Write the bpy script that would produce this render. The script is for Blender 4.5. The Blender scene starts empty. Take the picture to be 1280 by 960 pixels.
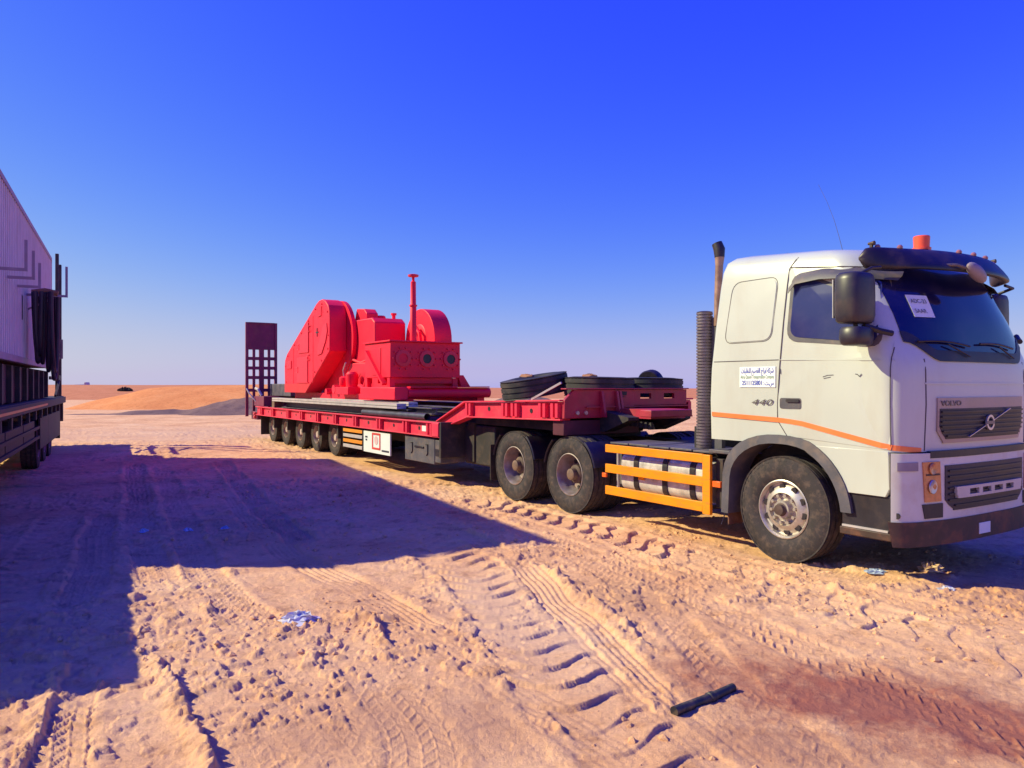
import bpy, bmesh, math, random
import numpy as np
from mathutils import Vector, Matrix
random.seed(7); rng = np.random.default_rng(7)
S = bpy.context.scene
COL = S.collection
PI = math.pi

# ------------------------------------------------------------------ camera, sky, sun, exposure
cam_d = bpy.data.cameras.new('camera'); cam = bpy.data.objects.new('camera', cam_d); COL.objects.link(cam)
cam.location = (0, 0, 1.77); cam.rotation_euler = (PI/2, 0, 0)
cam_d.sensor_width = 36; cam_d.lens = 36*950/1280; cam_d.shift_y = 0.0008
cam_d.clip_start = 0.05; cam_d.clip_end = 9000
S.camera = cam
SUN_EL = math.radians(35); SUN_ROT = math.radians(-86)      # sun stands to the left (-X)
EXPO = 0.30
W = bpy.data.worlds.new('World'); S.world = W; W.use_nodes = True
nt = W.node_tree
sky = nt.nodes.new('ShaderNodeTexSky'); sky.sky_type = 'NISHITA'; sky.sun_disc = False
sky.sun_elevation = SUN_EL; sky.sun_rotation = SUN_ROT
sky.air_density = 1.0; sky.dust_density = 0.3; sky.ozone_density = 3.0
sep = nt.nodes.new('ShaderNodeSeparateColor'); nt.links.new(sky.outputs[0], sep.inputs[0])
def wm(op, a, b):
    n = nt.nodes.new('ShaderNodeMath'); n.operation = op
    for i, v in enumerate((a, b)):
        if isinstance(v, (int, float)): n.inputs[i].default_value = v
        else: nt.links.new(v, n.inputs[i])
    return n.outputs[0]
# the sky's own colours graded per channel: the strong saturation of the photograph's blue
def shoulder(v, c, p):      # soft limit so that the horizon glow never clips
    return wm('DIVIDE', v, wm('POWER', wm('ADD', wm('POWER', wm('DIVIDE', v, c), p), 1.0), 1.0/p))
r_ = wm('ADD', shoulder(wm('MULTIPLY', wm('POWER', sep.outputs[0], 2.15), 0.0200), 0.62, 2.2), 0.009)
g_ = shoulder(wm('MULTIPLY', wm('POWER', sep.outputs[1], 1.78), 0.0276), 0.68, 2.5)
g_ = wm('MAXIMUM', g_, wm('MULTIPLY', r_, 0.95))
b_ = wm('SUBTRACT', 1.03, wm('MULTIPLY', r_, 0.52))
comb = nt.nodes.new('ShaderNodeCombineColor')
for i, c in enumerate((r_, g_, b_)): nt.links.new(wm('MULTIPLY', c, 10.0/2**EXPO), comb.inputs[i])
bg = nt.nodes['Background']; nt.links.new(comb.outputs[0], bg.inputs[0]); bg.inputs[1].default_value = 0.1
sd = bpy.data.lights.new('sun', 'SUN'); sd.energy = 5.0; sd.angle = math.radians(0.55); sd.color = (1.0, 0.95, 0.52)
sun = bpy.data.objects.new('sun', sd); COL.objects.link(sun)
sdir = Vector((math.sin(SUN_ROT)*math.cos(SUN_EL), math.cos(SUN_ROT)*math.cos(SUN_EL), math.sin(SUN_EL)))
sun.rotation_euler = sdir.to_track_quat('Z', 'Y').to_euler(); sun.location = (-20, -5, 20)
S.view_settings.view_transform = 'Standard'; S.view_settings.look = 'None'
S.view_settings.exposure = EXPO; S.view_settings.gamma = 1.0; S.view_settings.use_curve_mapping = False
S.render.engine = 'CYCLES'; S.cycles.max_bounces = 6

# ------------------------------------------------------------------ materials
MATS = {}
def mat(name, col, rough=0.6, metal=0.0, var=0.12, vscale=4.0, bump=0.0, bscale=60.0, spec=0.5, coat=0.0,
        dirt=None, dirt_amt=0.0, dirt_scale=2.5, streak=None):
    """procedural paint / metal / rubber: base colour + broad mottling + dust and grime with shapes of its own"""
    if name in MATS: return MATS[name]
    m = bpy.data.materials.new(name); m.use_nodes = True; t = m.node_tree
    p = t.nodes['Principled BSDF']; N = t.nodes.new; L = t.links.new
    p.inputs['Roughness'].default_value = rough; p.inputs['Metallic'].default_value = metal
    p.inputs['Specular IOR Level'].default_value = spec
    if coat: p.inputs['Coat Weight'].default_value = coat; p.inputs['Coat Roughness'].default_value = 0.12
    tc = N('ShaderNodeTexCoord')
    nz = N('ShaderNodeTexNoise'); nz.inputs['Scale'].default_value = vscale; nz.inputs['Detail'].default_value = 6
    L(tc.outputs['Object'], nz.inputs['Vector'])
    rp = N('ShaderNodeValToRGB')
    rp.color_ramp.elements[0].position = 0.3; rp.color_ramp.elements[1].position = 0.7
    rp.color_ramp.elements[0].color = tuple(max(0, c*(1-var)) for c in col)+(1,)
    rp.color_ramp.elements[1].color = tuple(min(1, c*(1+var)) for c in col)+(1,)
    L(nz.outputs[0], rp.inputs[0]); out = rp.outputs[0]
    if dirt and dirt_amt > 0:
        d = N('ShaderNodeTexNoise'); d.inputs['Scale'].default_value = dirt_scale; d.inputs['Detail'].default_value = 9
        d.inputs['Roughness'].default_value = 0.65
        if streak:
            mp = N('ShaderNodeMapping'); mp.inputs['Scale'].default_value = streak
            L(tc.outputs['Object'], mp.inputs[0]); L(mp.outputs[0], d.inputs['Vector'])
        else: L(tc.outputs['Object'], d.inputs['Vector'])
        dr = N('ShaderNodeValToRGB'); dr.color_ramp.elements[0].position = 0.48; dr.color_ramp.elements[1].position = 0.72
        L(d.outputs[0], dr.inputs[0]); f = dr.outputs[0]
        mu = N('ShaderNodeMath'); mu.operation = 'MULTIPLY'; mu.inputs[1].default_value = dirt_amt; L(f, mu.inputs[0]); f = mu.outputs[0]
        mx = N('ShaderNodeMix'); mx.data_type = 'RGBA'; L(f, mx.inputs[0]); L(out, mx.inputs[6]); mx.inputs[7].default_value = tuple(dirt)+(1,)
        out = mx.outputs[2]
    L(out, p.inputs['Base Color'])
    rr = N('ShaderNodeMapRange'); rr.inputs[3].default_value = max(0.02, rough-0.1); rr.inputs[4].default_value = min(1, rough+0.12)
    L(nz.outputs[0], rr.inputs[0]); L(rr.outputs[0], p.inputs['Roughness'])
    if bump:
        b = N('ShaderNodeBump'); b.inputs['Strength'].default_value = bump; b.inputs['Distance'].default_value = 0.01
        n2 = N('ShaderNodeTexNoise'); n2.inputs['Scale'].default_value = bscale; n2.inputs['Detail'].default_value = 5
        L(tc.outputs['Object'], n2.inputs['Vector']); L(n2.outputs[0], b.inputs['Height']); L(b.outputs[0], p.inputs['Normal'])
    MATS[name] = m; return m
DUST = (0.50, 0.30, 0.17)
WHITE = mat('white_cab_paint', (0.515, 0.525, 0.505), 0.34, var=0.03, vscale=1.5, coat=0.3, dirt=(0.42, 0.33, 0.26), dirt_amt=0.30, dirt_scale=2.2, streak=(1.0, 1.0, 0.35))
WHITE2 = mat('white_bumper_paint', (0.60, 0.57, 0.53), 0.4, var=0.05, dirt=(0.42, 0.26, 0.17), dirt_amt=0.35, dirt_scale=5)
PLAST = mat('grey_plastic', (0.085, 0.075, 0.10), 0.55, var=0.2, dirt=DUST, dirt_amt=0.22, dirt_scale=6, bump=0.1)
BLACK = mat('black_plastic', (0.018, 0.013, 0.024), 0.45, var=0.25, dirt=DUST, dirt_amt=0.06, dirt_scale=7)
DARKM = mat('dark_chassis', (0.022, 0.016, 0.022), 0.7, var=0.35, dirt=(0.26, 0.14, 0.08), dirt_amt=0.25, dirt_scale=5, bump=0.15)
SEAM = mat('panel_gap', (0.075, 0.055, 0.07), 0.8, var=0.1)
GLASS = mat('sky_painted_glass', (0.007, 0.007, 0.050), 0.06, var=0.25, vscale=1.2, spec=0.75, dirt=(0.16, 0.12, 0.18), dirt_amt=0.12, dirt_scale=3)  # blue of the reflected sky put into the base colour
SGLASS = mat('side_glass', (0.022, 0.027, 0.13), 0.08, var=0.2, vscale=1.2, spec=0.7, dirt=(0.2, 0.16, 0.22), dirt_amt=0.10, dirt_scale=3)  # sky reflection painted as a blue base here too
ORANGE = mat('orange_stripe', (0.85, 0.20, 0.06), 0.4, var=0.06)
YELLOW = mat('yellow_guard_paint', (0.86, 0.27, 0.0), 0.45, var=0.07, vscale=3, dirt=(0.34, 0.15, 0.05), dirt_amt=0.6, dirt_scale=7, streak=(1, 1, 5))
RUBBER = mat('tyre_rubber', (0.034, 0.025, 0.032), 0.85, var=0.3, vscale=9, dirt=(0.20, 0.125, 0.095), dirt_amt=0.42, dirt_scale=17, bump=0.3, bscale=120)
RUBBER2 = mat('spare_tyre_rubber', (0.024, 0.022, 0.030), 0.7, var=0.3, dirt=(0.25, 0.16, 0.12), dirt_amt=0.25, dirt_scale=4)
CHROME = mat('polished_steel', (0.52, 0.46, 0.44), 0.42, metal=0.6, var=0.12, vscale=12, dirt=(0.33, 0.18, 0.10), dirt_amt=0.5, dirt_scale=9)
RUSTRIM = mat('dusty_rim_steel', (0.30, 0.24, 0.25), 0.5, metal=0.45, var=0.3, vscale=8, dirt=(0.30, 0.12, 0.05), dirt_amt=0.75, dirt_scale=6)
ALU = mat('aluminium_tank', (0.66, 0.62, 0.62), 0.38, metal=0.35, var=0.25, vscale=9, dirt=(0.35, 0.2, 0.12), dirt_amt=0.4, dirt_scale=8, bump=0.3, bscale=14)
STEEL = mat('grey_steel', (0.50, 0.44, 0.46), 0.5, metal=0.1, var=0.2, vscale=5, dirt=(0.30, 0.15, 0.08), dirt_amt=0.35, dirt_scale=5)
STEELD = mat('dark_steel_beam', (0.10, 0.09, 0.13), 0.5, metal=0.3, var=0.3, vscale=5, dirt=(0.26, 0.13, 0.08), dirt_amt=0.3, dirt_scale=5)
BUMPD = mat('rusty_bumper', (0.06, 0.028, 0.026), 0.6, var=0.4, vscale=5, dirt=(0.22, 0.07, 0.025), dirt_amt=0.75, dirt_scale=5)
AMBER = mat('amber_lens', (0.55, 0.20, 0.07), 0.15, var=0.2, vscale=20, coat=0.5, dirt=DUST, dirt_amt=0.3, dirt_scale=8)
ORLENS = mat('orange_reflector', (0.85, 0.13, 0.02), 0.3, var=0.1)
REDP = mat('trailer_red_paint', (0.74, 0.022, 0.075), 0.5, var=0.15, vscale=3, dirt=(0.60, 0.12, 0.12), dirt_amt=0.40, dirt_scale=4, bump=0.08)
MRED = mat('machine_red_paint', (0.94, 0.010, 0.050), 0.50, var=0.08, vscale=2, spec=0.3, dirt=(0.62, 0.035, 0.06), dirt_amt=0.35, dirt_scale=3.5, bump=0.06)
MREDD = mat('machine_red_hatch', (0.80, 0.008, 0.05), 0.45, var=0.08, vscale=2)
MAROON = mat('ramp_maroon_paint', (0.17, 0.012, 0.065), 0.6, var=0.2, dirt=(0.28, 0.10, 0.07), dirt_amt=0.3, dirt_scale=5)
PAPER = mat('white_paper', (0.70, 0.72, 0.76), 0.7, var=0.03)
STICK = mat('white_sticker', (0.78, 0.80, 0.84), 0.5, var=0.02)
INKB = mat('blue_ink', (0.03, 0.06, 0.45), 0.6, var=0.02)
INKG = mat('green_ink', (0.10, 0.22, 0.10), 0.6, var=0.02)
INKK = mat('dark_ink', (0.03, 0.03, 0.06), 0.6, var=0.02)
BADGE = mat('badge_grey', (0.16, 0.13, 0.15), 0.35, metal=0.5, var=0.05)
GRILLE = mat('grille_black', (0.030, 0.018, 0.036), 0.5, var=0.2, dirt=DUST, dirt_amt=0.05, dirt_scale=8)
GRTOP = mat('grille_header_bronze', (0.36, 0.27, 0.27), 0.4, metal=0.4, var=0.1)
SILVER = mat('silver_trim', (0.55, 0.50, 0.52), 0.3, metal=0.7, var=0.1)
BEAC = mat('beacon_red_plastic', (0.85, 0.10, 0.05), 0.35, var=0.08)
RUSTPIPE = mat('rusty_exhaust', (0.34, 0.20, 0.16), 0.5, metal=0.4, var=0.3, vscale=9, dirt=(0.20, 0.08, 0.04), dirt_amt=0.6, dirt_scale=6)
PERF = mat('exhaust_shield_steel', (0.20, 0.16, 0.19), 0.45, metal=0.5, var=0.2, vscale=12, dirt=(0.2, 0.1, 0.06), dirt_amt=0.3, dirt_scale=9)
FLAP = mat('mudflap_rubber', (0.15, 0.055, 0.045), 0.85, var=0.3, dirt=DUST, dirt_amt=0.35, dirt_scale=5)
CLOTH = mat('brown_rag', (0.30, 0.13, 0.07), 0.9, var=0.3, vscale=14)
CABIN = mat('cream_corrugated_sheet', (0.66, 0.52, 0.60), 0.55, var=0.06, dirt=(0.32, 0.18, 0.16), dirt_amt=0.35, dirt_scale=3, streak=(2, 2, 0.35))
CABFR = mat('cabin_frame', (0.34, 0.24, 0.32), 0.6, var=0.15, dirt=(0.3, 0.15, 0.1), dirt_amt=0.3)
CHASL = mat('left_trailer_steel', (0.030, 0.016, 0.028), 0.65, var=0.35, dirt=(0.16, 0.07, 0.07), dirt_amt=0.4, dirt_scale=4)
HOSE = mat('black_hose', (0.035, 0.022, 0.040), 0.55, var=0.3, dirt=(0.2, 0.1, 0.1), dirt_amt=0.2)
WOOD = mat('deck_timber', (0.16, 0.09, 0.06), 0.8, var=0.35, vscale=5, bump=0.3)
REDSTR = mat('red_reflector_tape', (0.65, 0.05, 0.05), 0.4, var=0.1)
PLASTIC_BAG = mat('clear_plastic_film', (0.62, 0.58, 0.62), 0.18, var=0.15, vscale=20, spec=0.8)
BLUEB = mat('pale_blue_litter', (0.42, 0.48, 0.66), 0.4, var=0.15)

# ------------------------------------------------------------------ mesh helpers
class MB:
    def __init__(s): s.v = []; s.f = []
    def add(s, vs, fs):
        o = len(s.v); s.v.extend([tuple(map(float, p)) for p in vs]); s.f.extend([tuple(i+o for i in f) for f in fs]); return s
    def box(s, x0, x1, y0, y1, z0, z1):
        return s.add([(x0,y0,z0),(x1,y0,z0),(x1,y1,z0),(x0,y1,z0),(x0,y0,z1),(x1,y0,z1),(x1,y1,z1),(x0,y1,z1)],
                     [(0,3,2,1),(4,5,6,7),(0,1,5,4),(1,2,6,5),(2,3,7,6),(3,0,4,7)])
    def bar(s, p0, p1, w, h, up=(0,0,1)):
        p0 = Vector(p0); p1 = Vector(p1); d = (p1-p0).normalized(); u = Vector(up)
        if abs(d.dot(u)) > 0.98: u = Vector((1,0,0))
        a = d.cross(u).normalized(); b = a.cross(d).normalized()
        vs = []
        for p in (p0, p1):
            for i, j in ((-1,-1),(1,-1),(1,1),(-1,1)): vs.append(p+a*(w/2*i)+b*(h/2*j))
        return s.add(vs, [(0,1,2,3),(7,6,5,4),(0,4,5,1),(1,5,6,2),(2,6,7,3),(3,7,4,0)])
    def cyl(s, p0, p1, r0, r1=None, n=20, caps=True):
        if r1 is None: r1 = r0
        return s.tube([p0, p1], [r0, r1], n, caps)
    def tube(s, path, r, n=10, caps=True):
        path = [Vector(p) for p in path]; k = len(path)
        rs = r if isinstance(r, (list, tuple)) else [r]*k
        o = len(s.v); ref = None
        for i, p in enumerate(path):
            d = (path[min(i+1,k-1)]-path[max(i-1,0)]).normalized()
            if ref is None:
                ref = Vector((0,0,1)) if abs(d.z) < 0.9 else Vector((1,0,0))
            a = d.cross(ref).normalized(); b = a.cross(d).normalized(); ref = b
            for j in range(n):
                t = 2*PI*j/n; q = p+(a*math.cos(t)+b*math.sin(t))*rs[i]; s.v.append(tuple(q))
        for i in range(k-1):
            for j in range(n):
                j2 = (j+1) % n; s.f.append((o+i*n+j, o+i*n+j2, o+(i+1)*n+j2, o+(i+1)*n+j))
        if caps: s.f.append(tuple(o+j for j in range(n))[::-1]); s.f.append(tuple(o+(k-1)*n+j for j in range(n)))
        return s
    def lathe(s, prof, c, ax='y', n=40, closed=False, cap0=True):
        """prof: list of (radius, along)"""
        o = len(s.v); k = len(prof)
        for r, a in prof:
            for j in range(n):
                t = 2*PI*j/n; ca, sa = math.cos(t)*r, math.sin(t)*r
                if ax == 'y': p = (c[0]+ca, c[1]+a, c[2]+sa)
                elif ax == 'x': p = (c[0]+a, c[1]+ca, c[2]+sa)
                else: p = (c[0]+ca, c[1]+sa, c[2]+a)
                s.v.append(p)
        for i in range(k if closed else k-1):
            i2 = (i+1) % k
            for j in range(n):
                j2 = (j+1) % n; s.f.append((o+i*n+j, o+i2*n+j, o+i2*n+j2, o+i*n+j2))
        if not closed:
            if cap0: s.f.append(tuple(o+j for j in range(n)))
            s.f.append(tuple(o+(k-1)*n+j for j in range(n))[::-1])
        return s
    def prism(s, poly, axis, a0, a1):
        """poly: 2-D outline; axis 'y': (x,z) extruded in y; 'x': (y,z) in x; 'z': (x,y) in z"""
        n = len(poly); vs = []
        for a in (a0, a1):
            for p, q in poly:
                vs.append((p,a,q) if axis == 'y' else (a,p,q) if axis == 'x' else (p,q,a))
        fs = [tuple(range(n)), tuple(range(2*n-1, n-1, -1))]+[(i, i+n, (i+1)%n+n, (i+1)%n) for i in range(n)]
        return s.add(vs, fs)
    def plate_holes(s, x0, x1, z0, z1, holes, ax, a0, a1):
        """rectangular plate with rectangular through holes given as (p0,p1,q0,q1), built on the grid of their edges"""
        ps = sorted({x0, x1, *[h[0] for h in holes], *[h[1] for h in holes]}); qs = sorted({z0, z1, *[h[2] for h in holes], *[h[3] for h in holes]})
        for i in range(len(ps)-1):
            for j in range(len(qs)-1):
                cx, cz = (ps[i]+ps[i+1])/2, (qs[j]+qs[j+1])/2
                if any(h[0] < cx < h[1] and h[2] < cz < h[3] for h in holes): continue
                if ax == 'x': s.box(a0, a1, ps[i], ps[i+1], qs[j], qs[j+1])
                else: s.box(ps[i], ps[i+1], a0, a1, qs[j], qs[j+1])
        return s
    def mesh(s, name, smooth=35):
        me = bpy.data.meshes.new(name); me.from_pydata(s.v, [], s.f); me.validate()
        if len(s.f) < 20000:
            bm = bmesh.new(); bm.from_mesh(me); bmesh.ops.recalc_face_normals(bm, faces=bm.faces); bm.to_mesh(me); bm.free()
        if smooth:
            me.polygons.foreach_set('use_smooth', [True]*len(me.polygons)); me.set_sharp_from_angle(angle=math.radians(smooth))
        return me
    def build(s, name, m, parent=None, smooth=35, bevel=0.0, **kw):
        return obj(name, s.mesh(name, smooth), m, parent, bevel, **kw)
def obj(name, me, m, parent=None, bevel=0.0, label=None, cat=None, group=None, kind=None, loc=None, rot=None):
    o = bpy.data.objects.new(name, me); COL.objects.link(o)
    if m is not None and len(me.materials) == 0: me.materials.append(m)
    if parent is not None: o.parent = parent
    if bevel:
        b = o.modifiers.new('bevel', 'BEVEL'); b.width = bevel; b.segments = 2; b.limit_method = 'ANGLE'; b.angle_limit = math.radians(40)
    if loc is not None: o.location = loc
    if rot is not None: o.rotation_euler = rot
    tag(o, label, cat, group, kind); return o
def tag(o, label=None, cat=None, group=None, kind=None):
    if label: o['label'] = label
    if cat: o['category'] = cat
    if group: o['group'] = group
    if kind: o['kind'] = kind
    return o
def empty(name, loc, rz, label, cat, group=None):
    o = bpy.data.objects.new(name, None); COL.objects.link(o); o.location = loc; o.rotation_euler = (0, 0, rz); o.empty_display_size = 0.3
    return tag(o, label, cat, group)
def share(src, parent, loc=(0,0,0), rot=(0,0,0), scale=(1,1,1)):
    """copy an object and its children (mesh data shared)"""
    c = src.copy(); COL.objects.link(c); c.parent = parent; c.location = loc; c.rotation_euler = rot; c.scale = scale
    for ch in src.children:
        d = ch.copy(); COL.objects.link(d); d.parent = c
    return c
_txt = {}
def text_mesh(name, body, size, origin, ex, ez, m, parent, shear=0.0, bold=0.0, align='LEFT', width=None, extrude=0.0, label=None):
    cu = bpy.data.curves.new(name, 'FONT'); cu.body = body; cu.size = size; cu.align_x = align; cu.shear = shear; cu.offset = bold; cu.extrude = extrude
    to = bpy.data.objects.new(name, cu); COL.objects.link(to); bpy.context.view_layer.update()
    dg = bpy.context.evaluated_depsgraph_get(); me = bpy.data.meshes.new_from_object(to.evaluated_get(dg))
    bpy.data.objects.remove(to); bpy.data.curves.remove(cu)
    n = len(me.vertices)
    if n == 0: return None
    co = np.empty(n*3); me.vertices.foreach_get('co', co); co = co.reshape(-1, 3)
    if width:
        w0 = co[:, 0].max()-co[:, 0].min(); co[:, 0] = (co[:, 0]-co[:, 0].min())*width/w0
    ex = np.array(ex); ez = np.array(ez); nn = np.cross(ex, ez)
    out = np.array(origin)+co[:, :1]*ex+co[:, 1:2]*ez+co[:, 2:3]*nn
    me.vertices.foreach_set('co', out.ravel()); me.update()
    me.materials.clear()
    return obj(name, me, m, parent, label=label)

# ------------------------------------------------------------------ value noise
_H = rng.random((256, 256))
def vnoise(x, y):
    xi = np.floor(x).astype(np.int64); yi = np.floor(y).astype(np.int64); fx = x-xi; fy = y-yi
    fx = fx*fx*fx*(fx*(fx*6-15)+10); fy = fy*fy*fy*(fy*(fy*6-15)+10)
    a = _H[xi & 255, yi & 255]; b = _H[(xi+1) & 255, yi & 255]; c = _H[xi & 255, (yi+1) & 255]; d = _H[(xi+1) & 255, (yi+1) & 255]
    return (a*(1-fx)+b*fx)*(1-fy)+(c*(1-fx)+d*fx)*fy
def fbm(x, y, oct=4, gain=0.5):
    t = 0; a = 1; n = 0
    for i in range(oct):
        t = t+a*vnoise(x*2**i+17.3*i, y*2**i-9.1*i); n += a; a *= gain
    return t/n
def sst(a, b, x):
    t = np.clip((x-a)/(b-a), 0, 1); return t*t*(3-2*t)

# ------------------------------------------------------------------ ground: churned sand with tyre tracks
def smooth_path(pts, per=10):
    P = [np.array(p, float) for p in pts]; P = [2*P[0]-P[1]]+P+[2*P[-1]-P[-2]]; out = []
    for i in range(1, len(P)-2):
        for k in range(per):
            t = k/per
            out.append(0.5*((2*P[i])+(-P[i-1]+P[i+1])*t+(2*P[i-1]-5*P[i]+4*P[i+1]-P[i+2])*t*t+(-P[i-1]+3*P[i]-3*P[i+1]+P[i+2])*t**3))
    out.append(P[-2]); return np.array(out)
TRACKS = [  # centre line, width, style, strength
    ([(-0.55,2.2),(-1.18,3.51),(-1.77,4.44),(-2.11,4.96),(-2.75,6.1),(-3.5,7.4),(-5.2,10.5),(-8,16)], 0.34, 'block', 1.0),
    ([(-0.05,2.2),(-0.72,3.51),(-1.06,4.11),(-1.55,4.96),(-2.25,6.14),(-3.05,7.4),(-4.6,10.5),(-7.4,16)], 0.34, 'block', 0.9),
    ([(-1.6,2.2),(-1.95,3.1),(-2.5,4.2),(-3.0,5.2),(-3.9,7.0),(-5.5,10.2)], 0.34, 'block', 1.0),
    ([(1.0,2.2),(0.66,3.51),(0.44,4.06),(0.26,4.82),(0.03,5.72),(-0.29,6.89),(-0.68,7.8),(-1.9,10.5),(-4.2,15.2)], 0.66, 'chevron', 1.0),
    ([(4.0,2.8),(3.17,4.71),(2.78,5.62),(2.52,6.14),(2.14,7.09),(1.61,8.05),(1.1,9.1),(-0.4,11.6)], 0.62, 'chevron2', 1.35),
    ([(1.15,3.2),(0.72,4.56),(0.42,5.92),(0.06,7.41),(-0.3,8.2),(-1.4,10.3),(-2.9,13.1)], 0.30, 'rib', 0.8),
    ([(0.5,3.6),(-0.22,4.82),(-0.54,5.36),(-0.90,5.92),(-1.45,6.7),(-2.6,8.4),(-4.4,12)], 0.32, 'rib', 0.9),
    ([(1.9,2.4),(1.45,3.6),(1.3,4.6),(1.2,5.6),(0.95,6.8),(0.5,8.2),(-0.3,9.9)], 0.30, 'block', 0.55),
    ([(3.9,4.8),(3.2,6.1),(2.6,7.0),(1.9,8.3)], 0.30, 'block', 0.5),
    ([(-0.5,9.9),(-2.2,12.9),(-4.6,17.2),(-7.5,22),(-11,27)], 0.5, 'chevron', 1.7),
    ([(-9,13.0),(-5,13.8),(-1,13.4),(2,12)], 0.35, 'rib', 1.8), ([(-10,14.8),(-5,15.6),(-1,15.6)], 0.35, 'rib', 1.8), ([(-6.5,17),(-4.6,13),(-3.2,10.2),(-2.4,8.6)], 0.36, 'block', 2.0), ([(-8.2,16.5),(-6.4,13),(-4.9,10)], 0.36, 'block', 2.0),
    ([(-16,27),(-9,24.6),(-3,22.5),(4,21)], 0.5, 'rib', 1.6), ([(-18,30),(-9,27.2),(-2,26),(6,25.5)], 0.5, 'rib', 1.8),
    ([(-14,21.5),(-8,21.3),(-3,20.2)], 0.4, 'rib', 1.4), ([(-14,34),(-9,26),(-5.5,20)], 0.5, 'rib', 1.5), ([(-12.5,35),(-7.5,26),(-4.2,20)], 0.5, 'rib', 1.5),
    ([(-5,11.2),(-2,10.1),(1,8.9)], 0.3, 'rib', 0.5),
    ([(2.9,2.9),(2.35,4.0),(1.95,5.0),(1.6,6.0),(1.1,7.3),(0.4,8.7)], 0.36, 'block', 0.8), ([(3.6,4.3),(3.0,5.3),(2.2,6.4),(1.2,7.9)], 0.34, 'block', 0.8),
    ([(0.1,2.4),(-0.35,3.3),(-0.6,4.1),(-1.2,5.2),(-1.95,6.5)], 0.34, 'block', 0.45), ([(4.6,5.6),(3.9,6.3),(2.9,7.25)], 0.30, 'rib', 0.8),
    ([(-3,2.6),(-3.3,4),(-3.9,5.6),(-4.8,7.6),(-6.2,10.5)], 0.5, 'chevron', 0.8), ([(-4.5,9.2),(-3.2,11.4),(-2,13.6)], 0.34, 'block', 1.2),
]
RIDGES = [([(-0.9,2.4),(-1.42,3.51),(-1.86,4.25),(-2.30,4.95)], 0.075, 0.050), ([(-1.95,2.7),(-2.25,3.51),(-2.53,4.11),(-2.84,4.82)], 0.07, 0.04),
          ([(-0.75,5.0),(-1.02,5.55),(-1.28,5.95)], 0.10, 0.05), ([(0.33,3.7),(0.15,4.2)], 0.10, 0.03), ([(0.95,4.9),(0.70,5.9),(0.3,7.2),(-0.1,8.0)], 0.09, 0.03),
          ([(1.9,6.6),(1.2,8.1)], 0.12, 0.03), ([(3.0,5.9),(2.2,7.6)], 0.10, 0.03)]
def path_sd(x, y, P, reach):
    """arc length and signed offset to the nearest point of a polyline; reach limits the work"""
    lo = P.min(0)-reach; hi = P.max(0)+reach
    idx = np.nonzero((x > lo[0]) & (x < hi[0]) & (y > lo[1]) & (y < hi[1]))[0]
    if len(idx) == 0: return idx, None, None
    px = x[idx]; py = y[idx]; best = np.full(len(idx), 1e9); bs = np.zeros(len(idx)); bd = np.zeros(len(idx)); acc = 0
    for a, b in zip(P[:-1], P[1:]):
        d = b-a; L = np.hypot(*d); t = np.clip(((px-a[0])*d[0]+(py-a[1])*d[1])/(L*L), 0, 1)
        ex = px-a[0]-t*d[0]; ey = py-a[1]-t*d[1]; q = ex*ex+ey*ey; m = q < best
        best[m] = q[m]; bs[m] = acc+t[m]*L; bd[m] = (np.sign(d[0]*ey-d[1]*ex)*np.sqrt(q))[m]; acc += L
    keep = best < reach*reach
    return idx[keep], bs[keep], bd[keep]
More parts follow.
